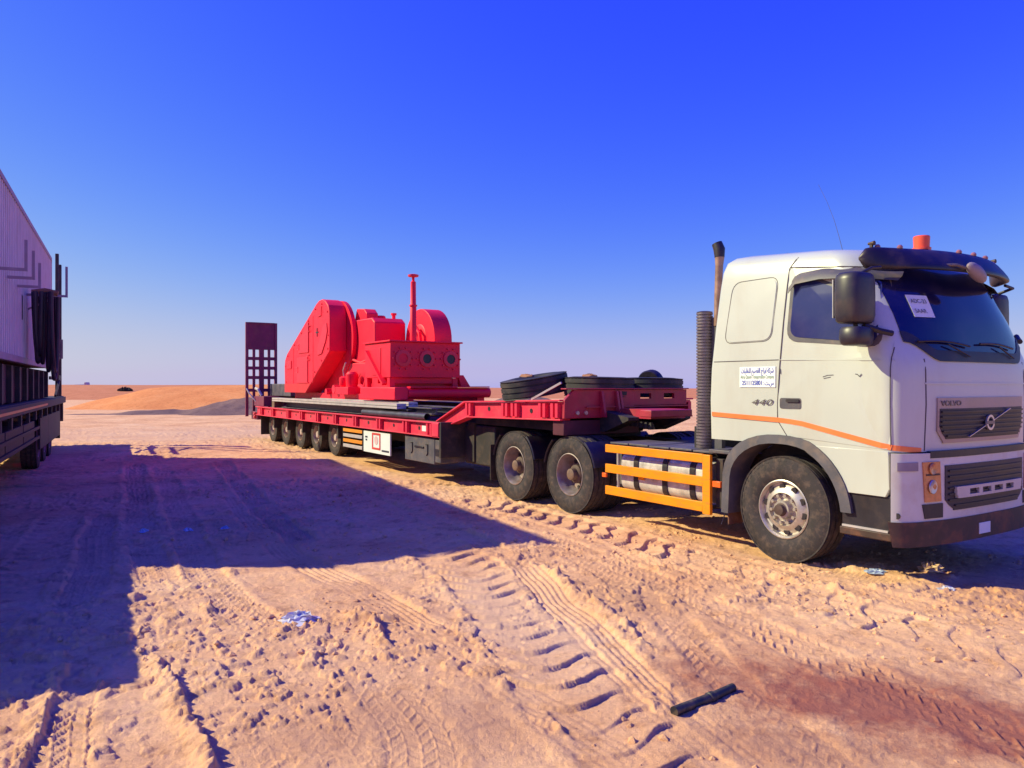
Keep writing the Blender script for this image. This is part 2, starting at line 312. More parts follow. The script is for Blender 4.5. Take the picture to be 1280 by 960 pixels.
def ground_h(x, y, detail=True):
    r = np.hypot(x, y)
    h = 0.10*sst(14.5, 19.5, y)*sst(6, -2, x)                   # the yard rises a little under the trailer's rear axles
    h = h-0.0088*np.maximum(0.0, r-42)                          # beyond the yard the land falls away
    h = h+(fbm(x*0.35+3, y*0.35, 3)-0.5)*0.10*sst(2, 6, r)
    if not detail: return h
    near = sst(45, 18, r)
    wx = x+0.05*(vnoise(x*1.6, y*1.6)-0.5); wy = y+0.05*(vnoise(x*1.6+40, y*1.6)-0.5)
    tr = np.zeros_like(x); cover = np.zeros_like(x)
    for pts, w, style, k in TRACKS:
        P = smooth_path(pts); idx, s, d = path_sd(wx, wy, P, w*0.5+0.25)
        if s is None or len(idx) == 0: continue
        patch = sst(0.22, 0.40, vnoise(x[idx]*0.8+7*w+len(pts), y[idx]*0.8))       # tracks break up here and there
        d = d+0.03*(vnoise(s*2.0, s*0+3.3)-0.5)
        ins = sst(w*0.5+0.02, w*0.5-0.02, np.abs(d))
        edge = np.exp(-((np.abs(d)-w*0.5-0.05)/0.045)**2)
        rough = 0.5+vnoise(s*9, d*9+5)
        if style == 'block':
            row = np.floor(d/0.072); v = d/0.072; u = s/0.105+0.75*np.abs((v % 2)-1)
            gu = np.abs(((u+0.5*(row % 2)) % 1)-0.5); gv = np.abs((v % 1)-0.5)
            p = 0.0135*np.maximum(sst(0.37, 0.42, gu), 0.7*sst(0.41, 0.45, gv))*(0.25+1.2*vnoise(s*7, d*9))-0.010
        elif style == 'chevron':
            ph = s/0.27+0.30*np.sin(d*8.5+0.8)+0.25*(vnoise(s*1.5, d*3)-0.5); q = ph % 1
            p = 0.030*(sst(0.0, 0.06, q)*(1-q))*(0.25+1.1*vnoise(s*2.3+5, d*3.5+2))-0.012
        elif style == 'chevron2':
            ph = s/0.36+0.62*np.tanh(d*7)+0.2*(vnoise(s*1.5, d*3)-0.5); q = ph % 1
            p = 0.034*(sst(0.0, 0.05, q)*(1-q))*(0.40+1.0*vnoise(s*1.9+9, d*3))-0.014
        else:
            p = 0.007*np.cos(d*2*PI/0.055)+0.004*np.cos(s*2*PI/0.045)-0.010
        kk = k*(0.25+0.75*patch)
        tr[idx] += kk*(ins*p+edge*(0.010 if 'chev' in style else 0.008)*rough)
        cover[idx] = np.maximum(cover[idx], ins*patch)
    for pts, w, a in RIDGES:
        P = smooth_path(pts); idx, s, d = path_sd(wx, wy, P, w*4)
        if s is None or len(idx) == 0: continue
        d = d+0.06*(vnoise(s*6, s*0)-0.5)+0.02*(vnoise(s*22, s*0+9)-0.5); L = s.max(); endf = sst(0, 0.25, s)*sst(L, L-0.25, s)
        tr[idx] += endf*a*np.where(d > 0, np.exp(-(d/w)**2), np.exp(-(d/(w*0.22))**2))*(0.35+0.55*vnoise(s*7+3, d*10)+0.75*vnoise(s*30, d*34))
    h = h+tr*near
    # trampled clods, crusty edges and fine grit
    bare = 1-0.75*cover
    n1 = fbm(x*2.1+11, y*2.6+5, 3); n2 = fbm(x*5.5+31, y*6.5-4, 3); n3 = vnoise(x*26+2, y*26)
    dens = sst(0.42, 0.62, fbm(x*0.6+50, y*0.6+20, 2))
    crust = sst(0.570, 0.582, n1)*0.013+sst(0.625, 0.637, n2)*0.013
    c1 = vnoise(x*10+70, y*10+8); clod = sst(0.83, 0.88, c1)*0.015+sst(0.82, 0.88, n3)*0.010
    fine = (fbm(x*15, y*15, 4, 0.7)-0.5)*0.014
    h = h+near*bare*((0.35+0.9*dens)*crust+(0.12+dens)*clod+(n2-0.5)*0.008)+near*fine*(1-0.4*cover)
    return h
def polar_ground():
    th = np.concatenate([np.arange(-180, -42, 3.0), np.arange(-42, 42, 0.085), np.arange(42, 180.1, 3.0)])
    th = np.unique(np.round(th, 4)); th = th[:-1] if abs(th[-1]-180) < 1e-6 else th
    rs = [0.6, 1.2, 1.8]; r = 2.2
    while r < 60: rs.append(r); r += max(0.0034*r, r*r/3400.)
    while r < 6000: rs.append(r); r *= 1.09
    rs.append(6000.0); rs = np.array(rs); nt_, nr = len(th), len(rs)
    T, R = np.meshgrid(np.radians(th), rs); X = (R*np.sin(T)).ravel(); Y = (R*np.cos(T)).ravel()
    Z = ground_h(X, Y)
    co = np.empty((nr*nt_+1, 3)); co[:-1, 0] = X; co[:-1, 1] = Y; co[:-1, 2] = Z; co[-1] = (0, 0, 0)
    i = np.arange(nr-1)[:, None]; j = np.arange(nt_)[None, :]; j2 = (j+1) % nt_
    q = np.stack([i*nt_+j, (i+1)*nt_+j, (i+1)*nt_+j2, i*nt_+j2], -1).reshape(-1, 4)[:, ::-1]
    c = np.full(nt_, nr*nt_); tri = np.stack([c, np.arange(nt_), (np.arange(nt_)+1) % nt_], -1)[:, ::-1]
    me = bpy.data.meshes.new('ground'); nq, n3 = len(q), len(tri)
    me.vertices.add(len(co)); me.vertices.foreach_set('co', co.ravel())
    me.loops.add(nq*4+n3*3); me.loops.foreach_set('vertex_index', np.concatenate([q.ravel(), tri.ravel()]).astype(np.int32))
    me.polygons.add(nq+n3)
    st = np.concatenate([np.arange(nq)*4, nq*4+np.arange(n3)*3]).astype(np.int32)
    me.polygons.foreach_set('loop_start', st)
    me.polygons.foreach_set('use_smooth', np.ones(nq+n3, bool))
    me.update(calc_edges=True); me.validate(); return me
def ramp(t, stops):
    r = t.nodes.new('ShaderNodeValToRGB'); el = r.color_ramp.elements
    while len(el) < len(stops): el.new(0.5)
    for e, (p, c) in zip(el, stops): e.position = p; e.color = tuple(c)+(1,) if len(c) == 3 else c
    return r
def sand_material(name, base, light, dark, stains=()):
    m = bpy.data.materials.new(name); m.use_nodes = True; t = m.node_tree; N = t.nodes.new; L = t.links.new
    p = t.nodes['Principled BSDF']; p.inputs['Roughness'].default_value = 0.95; p.inputs['Specular IOR Level'].default_value = 0.15
    g = N('ShaderNodeNewGeometry')
    def noise(sc, det=6, ro=0.6):
        n = N('ShaderNodeTexNoise'); n.inputs['Scale'].default_value = sc; n.inputs['Detail'].default_value = det; n.inputs['Roughness'].default_value = ro
        L(g.outputs['Position'], n.inputs['Vector']); return n.outputs[0]
    r1 = ramp(t, [(0.32, dark), (0.5, base), (0.68, light)]); L(noise(0.55, 8, 0.62), r1.inputs[0])
    r2 = ramp(t, [(0.3, (0.86, 0.84, 0.82)), (0.7, (1.1, 1.1, 1.1))]); L(noise(26, 6, 0.7), r2.inputs[0])
    mx = N('ShaderNodeMix'); mx.data_type = 'RGBA'; mx.blend_type = 'MULTIPLY'; mx.inputs[0].default_value = 1.0
    L(r1.outputs[0], mx.inputs[6]); L(r2.outputs[0], mx.inputs[7]); out = mx.outputs[2]
    # hand-sized mottling put into the colour for relief that shade flattens
    r3 = ramp(t, [(0.36, (0.74, 0.68, 0.66)), (0.47, (0.98, 0.97, 0.96)), (0.60, (1.0, 1.0, 1.0)), (0.72, (1.07, 1.08, 1.10))]); L(noise(4.2, 9, 0.72), r3.inputs[0])
    m3 = N('ShaderNodeMix'); m3.data_type = 'RGBA'; m3.blend_type = 'MULTIPLY'; m3.inputs[0].default_value = 1.0
    L(out, m3.inputs[6]); L(r3.outputs[0], m3.inputs[7]); out = m3.outputs[2]
    for (cx, cy, rx, ry, ang, col, amt) in stains:
        mp = N('ShaderNodeMapping'); mp.vector_type = 'TEXTURE'; mp.inputs['Location'].default_value = (cx, cy, 0); mp.inputs['Rotation'].default_value = (0, 0, ang); mp.inputs['Scale'].default_value = (rx, ry, 1000)
        L(g.outputs['Position'], mp.inputs[0])
        ln = N('ShaderNodeVectorMath'); ln.operation = 'LENGTH'; L(mp.outputs[0], ln.inputs[0])
        ad = N('ShaderNodeMath'); ad.operation = 'MULTIPLY_ADD'; ad.inputs[1].default_value = 1.7; L(noise(3.2, 7, 0.7), ad.inputs[0]); L(ln.outputs['Value'], ad.inputs[2])
        rr = ramp(t, [(0.0, (1, 1, 1)), (0.5, (1, 1, 1)), (1.0, (0, 0, 0))])
        mr = N('ShaderNodeMapRange'); mr.inputs[1].default_value = 1.25; mr.inputs[2].default_value = 1.95; mr.inputs[3].default_value = amt; mr.inputs[4].default_value = 0
        L(ad.outputs[0], mr.inputs[0])
        mm = N('ShaderNodeMix'); mm.data_type = 'RGBA'; L(mr.outputs[0], mm.inputs[0]); L(out, mm.inputs[6]); mm.inputs[7].default_value = tuple(col)+(1,); out = mm.outputs[2]
    L(out, p.inputs['Base Color'])
    b = N('ShaderNodeBump'); b.inputs['Strength'].default_value = 0.75; b.inputs['Distance'].default_value = 0.012
    ba = N('ShaderNodeMath'); ba.operation = 'ADD'; L(noise(95, 5, 0.75), ba.inputs[0]); L(noise(24, 6, 0.7), ba.inputs[1]); L(ba.outputs[0], b.inputs['Height'])
    L(b.outputs[0], p.inputs['Normal']); return m
SAND = sand_material('yard_sand', (0.80, 0.445, 0.245), (0.87, 0.53, 0.305), (0.65, 0.33, 0.18),
    stains=[(2.15, 4.15, 1.5, 0.62, -0.55, (0.28, 0.070, 0.062), 0.85), (1.35, 3.75, 0.7, 0.3, -0.3, (0.34, 0.14, 0.10), 0.5),
            (0.02, 5.75, 0.55, 1.5, 0.30, (0.74, 0.49, 0.34), 0.5), (0.95, 6.3, 0.5, 0.7, 0.3, (0.52, 0.27, 0.15), 0.5),
            (-0.4, 4.0, 0.9, 0.5, 0.3, (0.55, 0.29, 0.18), 0.55), (-6, 26, 12, 6, 0, (0.66, 0.40, 0.27), 0.7)])
DUNE = sand_material('dune_sand', (0.76, 0.285, 0.10), (0.82, 0.34, 0.13), (0.68, 0.24, 0.085))
DUNE2 = sand_material('dim_far_dune_sand', (0.60, 0.225, 0.11), (0.66, 0.26, 0.13), (0.54, 0.195, 0.095))  # darker dune sand: weaker light on the far dunes put into the colour
BERM = sand_material('shaded_bank_soil', (0.21, 0.125, 0.12), (0.27, 0.16, 0.14), (0.16, 0.095, 0.10))  # dark colour stands in for shade on the bank
obj('ground', polar_ground(), SAND, kind='structure')

def heightfield(name, x0, x1, nx, y0, y1, ny, fn, m, **kw):
    X, Y = np.meshgrid(np.linspace(x0, x1, nx), np.linspace(y0, y1, ny)); Z = fn(X, Y)
    co = np.stack([X, Y, Z], -1).reshape(-1, 3); i = np.arange(ny-1)[:, None]; j = np.arange(nx-1)[None, :]
    q = np.stack([i*nx+j, i*nx+j+1, (i+1)*nx+j+1, (i+1)*nx+j], -1).reshape(-1, 4)
    me = bpy.data.meshes.new(name); me.from_pydata(co.tolist(), [], q.tolist()); me.polygons.foreach_set('use_smooth', [True]*len(me.polygons))
    return obj(name, me, m, **kw)
def edge_fall(X, Y, x0, x1, y0, y1, wx, wy):
    return sst(x0, x0+wx, X)*sst(x1, x1-wx, X)*sst(y0, y0+wy, Y)*sst(y1, y1-wy, Y)
# nearest orange dune: a long smooth back rising from left to right behind the yard
def dune_a(X, Y):
    c = np.interp(X+0.25*(Y-66), [-60, -43, -38.8, -35.8, -33.3, -31.6, -30, -23, -12, -4, 10], [-0.8, -0.8, -0.5, 0.52, 1.02, 1.46, 1.62, 1.76, 1.6, 0.5, -0.6])
    f = sst(50, 66, Y)*sst(112, 84, Y)
    return -0.9+f*(c+0.9)+f*(0.16*(fbm(X*0.09+2, Y*0.09, 3)-0.5)+0.06*(fbm(X*0.5, Y*0.5, 3)-0.5))
heightfield('dune_near', -70, 16, 150, 48, 114, 100, dune_a, DUNE, kind='structure')
def dune_b(X, Y):
    f = edge_fall(X, Y, -330, 330, 108, 330, 50, 60)
    crest = np.interp(X, [-330, -130, -80, -40, 0, 330], [1.75, 1.65, 1.45, 0.6, -0.2, -0.3])
    return -3.0+f*(crest+3.0+0.35*(fbm(X*0.03+9, Y*0.03+1, 4)-0.45))
heightfield('dune_far', -330, 330, 150, 108, 330, 80, dune_b, DUNE2, kind='structure')
def dune_c(X, Y):
    f = edge_fall(X, Y, -2400, 2400, 900, 2600, 200, 300)
    crest = np.interp(X, [-2400, -600, 100, 2400], [1.4, 0.8, -9.0, -10.0])
    return -24+f*(crest+24+3.0*(fbm(X*0.004+4, Y*0.004+6, 4)-0.45))
heightfield('dune_horizon', -2400, 2400, 160, 900, 2600, 60, dune_c, DUNE2, kind='structure')
# bank of pushed-up soil, darkened in place of shade, at the foot of the dune
def berm(X, Y):
    prof = np.exp(-((Y-45.5-0.12*(X+20))/2.6)**2)
    amp = 0.20+0.78*sst(-25.0, -14.5, X)-0.30*np.exp(-((X+19.3)/1.1)**2)*0.8
    return -0.15+prof*edge_fall(X, Y, -29.5, 6, 38, 56, 5, 3)*amp*(0.70+0.75*fbm(X*0.5, Y*0.5+4, 4))+0.05*(fbm(X*2.2, Y*2.2, 3)-0.5)
heightfield('soil_bank', -30, 6, 220, 38, 56, 100, berm, BERM, kind='structure')

# ================================================================== TRACTOR UNIT
UX, UY = 0.5452, -0.8383
TRZ = math.atan2(UY, UX)
TO = (3.73, 8.22, 0.0)
truck = empty('tractor_truck', TO, TRZ, 'white tractor truck with orange stripe, hitched to the red lowbed trailer', 'truck')
LV = np.array([  # z, rear x, front x, half width
    (1.18,-0.96,1.29,1.235),(1.6,-0.965,1.30,1.243),(1.95,-0.95,1.29,1.24),(2.05,-0.94,1.27,1.235),(2.4,-0.91,1.18,1.215),
    (2.75,-0.875,1.06,1.18),(2.90,-0.86,0.98,1.155),(2.99,-0.83,0.91,1.12),(3.045,-0.77,0.83,1.05),(3.075,-0.66,0.72,0.94)])
def cab_par(z): return [np.interp(z, LV[:, 0], LV[:, k]) for k in (1, 2, 3)]
BOW = 0.085; RC = 0.19
def half_outline(z):
    xr, xf, w = cab_par(z); yb = w-RC; pts = []; BOW = float(np.interp(z, [1.95, 2.8], [0.085, 0.19]))
    for i in range(13): y = yb*i/12; pts.append((xf-BOW*(y/yb)**3, y))
    p0 = pts[-1]; sl = 3*BOW/yb; p1 = (p0[0]-sl*RC, w); p2 = (p1[0]-0.15, w)
    for i in range(1, 11):
        t = i/10; pts.append(((1-t)**2*p0[0]+2*t*(1-t)*p1[0]+t*t*p2[0], (1-t)**2*p0[1]+2*t*(1-t)*p1[1]+t*t*p2[1]))
    xs = p2[0]; xe = xr+0.05
    for i in range(1, 9): pts.append((xs+(xe-xs)*i/8, w))
    for i in range(1, 5): a = PI/2*i/4; pts.append((xe-0.05*math.sin(a), w-0.05+0.05*math.cos(a)))
    for i in range(1, 4): pts.append((xr, (w-0.05)*(1-i/3)))
    return np.array(pts)
def roof_lift(x, z): return z+max(0.0, min(1.0, (z-2.4)/0.6))*0.075*(0.55-x)
_oc = {}
def arc(z):
    k = round(float(z), 4)
    if k not in _oc:
        P = half_outline(k); d = np.hypot(*np.diff(P, axis=0).T); _oc[k] = (P, np.concatenate([[0], np.cumsum(d)]))
    return _oc[k]
def cab_s(s, z, off=0.0):
    """point on the cab skin at arc length |s| from the centre of the nose (s<0: the truck's right side)"""
    P, A = arc(z); a = abs(s); x = np.interp(a, A, P[:, 0]); y = np.interp(a, A, P[:, 1])
    e = 0.02; x1, y1 = np.interp(a+e, A, P[:, 0]), np.interp(a+e, A, P[:, 1]); x0, y0 = np.interp(max(a-e, 0), A, P[:, 0]), np.interp(max(a-e, 0), A, P[:, 1])
    tx, ty = x1-x0, y1-y0; L = math.hypot(tx, ty); nx, ny = ty/L, -tx/L
    if nx*x+ny*y < -0.9 and a < 0.1: nx, ny = 1, 0
    x += nx*off; y += ny*off
    return (x, y if s >= 0 else -y, roof_lift(x, z))
def side_s(x, z):
    P, A = arc(z); xs = P[:, 0]
    return -float(np.interp(-x, -xs[:31], A[:31]))
def cab_x(x, z, off=0.0): return cab_s(side_s(x, z), z, off)
def front_s(y, z):
    P, A = arc(z); return math.copysign(float(np.interp(abs(y), P[:22, 1], A[:22])), y)
def cab_y(y, z, off=0.0): return cab_s(front_s(y, z), z, off)
# --- shell
b = MB(); rings = []
zs = [1.18, 1.4, 1.6, 1.8, 1.95, 2.05, 2.2, 2.4, 2.6, 2.75, 2.84, 2.90, 2.95, 2.99, 3.02, 3.045, 3.062, 3.075]
for z in zs:
    P = half_outline(z); full = [(x, -y) for x, y in P]+[(x, y) for x, y in P[::-1][1:-1]]
    rings.append([(x, y, roof_lift(x, z)) for x, y in full])
n = len(rings[0]); b.v = [p for r in rings for p in r]
for i in range(len(rings)-1):
    for j in range(n): b.f.append((i*n+j, i*n+(j+1) % n, (i+1)*n+(j+1) % n, (i+1)*n+j))
top = len(b.v); b.v.append((0.05, 0, 3.13)); L0 = (len(rings)-1)*n
for j in range(n): b.f.append((L0+j, L0+(j+1) % n, top))
b.f.append(tuple(range(n))[::-1])
cab = b.build('cab_body', WHITE, truck, smooth=50)
# --- surface patches
def spatch(name, zs, s0, s1, off, m, parent=None, n=14, depth=0.02, pt=cab_s, smooth=40):
    """solid panel following the cab skin; s0/s1 are functions (or numbers) of z"""
    f0 = s0 if callable(s0) else (lambda z: s0); f1 = s1 if callable(s1) else (lambda z: s1)
    b = MB(); k = n+1; m_ = len(zs)
    for lay in (off, off-depth):
        for z in zs:
            for i in range(k): b.v.append(tuple(pt(f0(z)+(f1(z)-f0(z))*i/n, z, lay)))
    T = m_*k
    for j in range(m_-1):
        for i in range(n):
            a, c = j*k+i, (j+1)*k+i
            b.f.append((a, a+1, c+1, c)); b.f.append((T+a, T+c, T+c+1, T+a+1))
    for i in range(n): b.f.append((i, T+i, T+i+1, i+1)); a = (m_-1)*k+i; b.f.append((a, a+1, T+a+1, T+a))
    for j in range(m_-1):
        a, c = j*k, (j+1)*k; b.f.append((a, c, T+c, T+a)); a, c = j*k+n, (j+1)*k+n; b.f.append((a, T+a, T+c, c))
    return b.build(name, m, truck if parent is None else parent, smooth=smooth)
def strip(name, pts, w, off, m, parent=None, pt=cab_x, thick=0.004):
    """thin bead following the skin along (x,z) points"""
    b = MB(); k = len(pts)
    for i, (x, z) in enumerate(pts):
        dx = pts[min(i+1,k-1)][0]-pts[max(i-1,0)][0]; dz = pts[min(i+1,k-1)][1]-pts[max(i-1,0)][1]; L = math.hypot(dx, dz); nx, nz = -dz/L*w/2, dx/L*w/2
        for q, o in ((1, off), (-1, off), (-1, off-thick), (1, off-thick)): b.v.append(tuple(pt(x+q*nx, z+q*nz, o)))
    for i in range(k-1):
        for j in range(4): b.f.append((i*4+j, i*4+(j+1) % 4, (i+1)*4+(j+1) % 4, (i+1)*4+j))
    b.f.append((0, 1, 2, 3)); b.f.append((4*k-1, 4*k-2, 4*k-3, 4*k-4))
    return b.build(name, m, truck if parent is None else parent, smooth=0)
def seg(p, q, n=10): return [(p[0]+(q[0]-p[0])*i/n, p[1]+(q[1]-p[1])*i/n) for i in range(n+1)]
def poly_patch(name, poly, off, m, parent=None, pt=cab_x, depth=0.02):
    """closed outline (x,z) laid on the skin, filled and given thickness"""
    b = MB(); k = len(poly); cx = sum(p[0] for p in poly)/k; cz = sum(p[1] for p in poly)/k
    R = [0.0, 0.5, 1.0]
    for o in (off, off-depth):
        for r in R[1:]:
            for x, z in poly: b.v.append(tuple(pt(cx+(x-cx)*r, cz+(z-cz)*r, o)))
        b.v.append(tuple(pt(cx, cz, o)))
    H = 2*k+1
    for l in range(2):
        o = l*H
        for j in range(k):
            j2 = (j+1) % k; b.f.append((o+H-1, o+j, o+j2)); b.f.append((o+j, o+k+j, o+k+j2, o+j2))
    for j in range(k): j2 = (j+1) % k; b.f.append((k+j, H+k+j, H+k+j2, k+j2))
    return b.build(name, m, truck if parent is None else parent, smooth=30)
def rrect(corners, r=0.05, n=5):
    """rounded polygon"""
    out = []; k = len(corners)
    for i in range(k):
        p = np.array(corners[i]); a = np.array(corners[i-1])-p; c = np.array(corners[(i+1) % k])-p
        rr = min(r, np.hypot(*a)*0.45, np.hypot(*c)*0.45); p0 = p+a/np.hypot(*a)*rr; p1 = p+c/np.hypot(*c)*rr
        for t in np.linspace(0, 1, n): out.append(tuple((1-t)**2*p0+2*t*(1-t)*p+t*t*p1))
    return out
# windscreen with its black lower band
def ws_bot(y): return 1.985+0.15*float(sst(0.62, 1.10, abs(y)))
SW = 1.075
zs_w = np.linspace(0, 1, 9)
def ws_pt(s, q, off):
    z0 = 1.985+0.17*float(sst(0.70, SW, abs(s))); z = z0+(2.90-z0)*q; return cab_s(s, z, off)
ws = spatch('windscreen', list(zs_w), -SW, SW, 0.008, GLASS, n=36, depth=0.02, pt=ws_pt)
def band_pt(s, q, off):
    z0 = 1.985+0.17*float(sst(0.70, SW, abs(s))); return cab_s(s, z0-0.005+0.10*q, off)
spatch('windscreen_band', [0, 0.35, 0.7, 1.0], -SW-0.01, SW+0.01, 0.0145, BLACK, parent=ws, n=36, depth=0.006, pt=band_pt)
for y0, y1 in ((-0.95, -0.25), (-0.05, 0.62)):       # wipers lying along the band
    pts = [cab_y(y0+(y1-y0)*t, 2.155-0.03*t+0.02*math.sin(t*PI), 0.035) for t in np.linspace(0, 1, 8)]
    w = MB().tube(pts, 0.010, 6); w.tube([cab_y(y1-0.03, 2.03, 0.03), cab_y((y0+y1)/2, 2.135, 0.045)], 0.008, 6); w.build('wiper', BLACK, truck)
pp = [cab_y(-0.78, 2.60, 0.0155), cab_y(-0.50, 2.60, 0.0155)]
def paper_pt(s, z, off): return cab_s(s, z, off)
pap = spatch('paper_notice', [2.38, 2.5, 2.60], front_s(-0.86, 2.5), front_s(-0.62, 2.5), 0.0135, PAPER, parent=ws, n=4, depth=0.002)
def on_front(y, z, off): return np.array(cab_y(y, z, off))
for body, z, wd in (('ADC-23', 2.52, 0.185), ('SAAR', 2.42, 0.14)):
    o0 = on_front(-0.84, z, 0.024); o1 = on_front(-0.64, z, 0.024); up = on_front(-0.84, z+0.06, 0.024)-o0
    text_mesh('lettering', body, 0.06, o0, (o1-o0)/np.linalg.norm(o1-o0), up/np.linalg.norm(up), INKK, pap, width=wd)
# doors, windows, seams on both sides: the right side faces the camera, the left side is its mirror
def both(fn):
    fn(cab_x); fn(lambda x, z, off=0.0: (lambda p: (p[0], -p[1], p[2]))(cab_x(x, z, off)))
WINP = rrect([(0.075, 2.245), (0.985, 2.14), (0.88, 2.77), (0.10, 2.80)], 0.10)
WINF = rrect([(0.035, 2.205), (1.025, 2.10), (0.915, 2.81), (0.06, 2.845)], 0.12)
DOOR = rrect([(-0.05, 1.27), (1.095, 1.20), (1.095, 2.08), (0.965, 2.855), (0.02, 2.90), (-0.055, 1.6)], 0.05)
def side_parts(pt):
    def st(*a, **k): return strip(*a, pt=pt, **k)
    door = poly_patch('door', DOOR, 0.006, WHITE, pt=pt, depth=0.02)
    poly_patch('window_rubber', WINF, 0.010, PLAST, parent=door, pt=pt, depth=0.02)
    poly_patch('side_window', WINP, 0.014, SGLASS, parent=door, pt=pt, depth=0.02)
    st('door_gap', seg((0.018, 2.90), (-0.058, 1.6), 12)+seg((-0.060, 1.58), (-0.060, 1.42), 3)+seg((-0.05, 1.40), (0.06, 1.25), 4), 0.008, 0.008, SEAM)
    st('door_top_gap', seg((0.02, 2.905), (0.97, 2.86), 10), 0.009, 0.008, SEAM)
    st('door_front_gap', seg((1.095, 2.10), (1.097, 1.20), 10), 0.0065, 0.008, SEAM)
    st('panel_gap', seg((-0.90, 2.02), (-0.055, 2.02), 8), 0.007, 0.004, SEAM)
    st('door_crease', seg((-0.04, 2.02), (1.12, 1.985), 10), 0.008, 0.0075, WHITE)
    sp = rrect([(-0.76, 2.21), (-0.15, 2.215), (-0.10, 2.83), (-0.68, 2.80)], 0.11, 6)
    st('blind_window_groove', sp+sp[:1], 0.007, 0.003, PLAST)
    poly_patch('blind_window_panel', [((x+0.42)*0.96-0.42, (z-2.5)*0.96+2.5) for x, z in sp], 0.006, WHITE, pt=pt, depth=0.02)
    # window rain deflector
    b = MB(); dp = [(0.07, 2.74), (0.14, 2.82), (0.40, 2.85), (0.70, 2.845), (0.93, 2.82)]
    for x, z in dp:
        wdt = 0.085
        for dz, o in ((0.02, 0.012), (-wdt*0.4, 0.065), (-wdt, 0.07), (-wdt, 0.062), (-wdt*0.4, 0.055), (0.02, 0.004)): b.v.append(tuple(pt(x+(0.06 if x < 0.06 else 0.0)*(-dz/wdt), z+dz, o)))
    for i in range(len(dp)-1):
        for j in range(6): b.f.append((i*6+j, i*6+(j+1) % 6, (i+1)*6+(j+1) % 6, (i+1)*6+j))
    b.f.append(tuple(range(6))); b.f.append(tuple((len(dp)-1)*6+j for j in range(6))[::-1])
    b.build('rain_deflector', PLAST, truck)
    h = poly_patch('door_handle', rrect([(-0.03, 1.535), (0.215, 1.535), (0.215, 1.64), (-0.03, 1.64)], 0.025), 0.010, PLAST, parent=door, pt=pt, depth=0.01)
    poly_patch('handle_grip', rrect([(0.05, 1.60), (0.20, 1.60), (0.20, 1.63), (0.05, 1.63)], 0.012), 0.024, BLACK, parent=door, pt=pt, depth=0.012)
    st('orange_stripe', seg((-0.93, 1.452), (-0.055, 1.42), 8)+[(0.08, 1.41), (0.22, 1.395)]+seg((0.32, 1.375), (1.10, 1.222), 10)[1:], 0.047, 0.0095, ORANGE)
both(side_parts)
for sg in (1, -1):      # stripe carried round onto the corner panel
    S0 = -side_s(1.103, 1.22); zz = lambda s: 1.221-0.10*(S0-s)
    b = MB(); ss = np.linspace(S0, 0.97, 10)
    for s in ss:
        for q, o in ((1, 0.006), (-1, 0.006), (-1, 0.0), (1, 0.0)): b.v.append(tuple(cab_s(-sg*s, max(zz(s)+q*0.0235, 1.181), o)))
    for i in range(9):
        for j in range(4): b.f.append((i*4+j, i*4+(j+1) % 4, i*4+4+(j+1) % 4, i*4+4+j))
    b.f.append((0, 1, 2, 3)); b.f.append((39, 38, 37, 36)); b.build('orange_stripe', ORANGE, truck, smooth=0)
    b = MB()
    for z in np.linspace(1.19, 2.0, 9):
        for q, o in ((1, 0.004), (-1, 0.004), (-1, -0.002), (1, -0.002)): b.v.append(tuple(cab_s(-sg*(0.93-0.02*(z-1.2))+q*0.005, z, o)))
    for i in range(8):
        for j in range(4): b.f.append((i*4+j, i*4+(j+1) % 4, i*4+4+(j+1) % 4, i*4+4+j))
    b.f.append((0, 1, 2, 3)); b.f.append((35, 34, 33, 32)); b.build('corner_panel_gap', SEAM, truck, smooth=0)
# roof seam
b = MB(); 
strip('roof_gap', seg((0.02, 2.905), (0.085, 3.0), 4), 0.010, 0.004, SEAM)
# company sticker, badges
stk = poly_patch('company_sticker', [(-0.535, 1.745), (-0.085, 1.745), (-0.085, 1.955), (-0.535, 1.955)], 0.008, STICK, depth=0.004)
ys = -cab_par(1.85)[2]-0.0105
def side_text(body, size, x, z, m, parent, **k):
    return text_mesh('lettering', body, size, (x, -cab_par(z)[2]-0.0105, z), (1, 0, 0), (0, 0, 1), m, parent, **k)
AR = ''.join(chr(c) for c in (0xFEB7, 0xFEAE, 0xFEDB, 0xFE94, 0x20, 0xFE8D, 0xFE91, 0xFEAE, 0xFE8D, 0xFE9D, 0x20, 0xFE8D, 0xFEDF, 0xFED8, 0xFEBC, 0xFEF4, 0xFEE2, 0x20, 0xFEDF, 0xFEE0, 0xFEE8, 0xFED8, 0xFEE0, 0xFEF4, 0xFE8E, 0xFE95))[::-1]
side_text(AR, 0.075, -0.515, 1.892, INKB, stk, width=0.41, bold=0.0008)
side_text('Abraj Qassim Transportation Company', 0.052, -0.52, 1.835, INKG, stk, width=0.42)
side_text('2511125801', 0.066, -0.50, 1.768, INKB, stk, width=0.25, bold=0.0010)
side_text(': ' + chr(0xFE95) + '.' + chr(0xFEB1), 0.066, -0.235, 1.768, INKB, stk, width=0.13, bold=0.0008)
side_text('440', 0.085, -0.375, 1.565, BADGE, truck, width=0.265, shear=0.25)
for pts in ([(0.45, 1.845), (0.50, 1.86), (0.56, 1.862)], [(0.46, 1.83), (0.53, 1.842)], [(0.78, 1.868), (0.80, 1.866), (0.82, 1.845), (0.84, 1.868)], [(-0.03, 1.93), (-0.025, 1.88)]):
    strip('scuff_mark', pts, 0.006, 0.0085, PLAST)
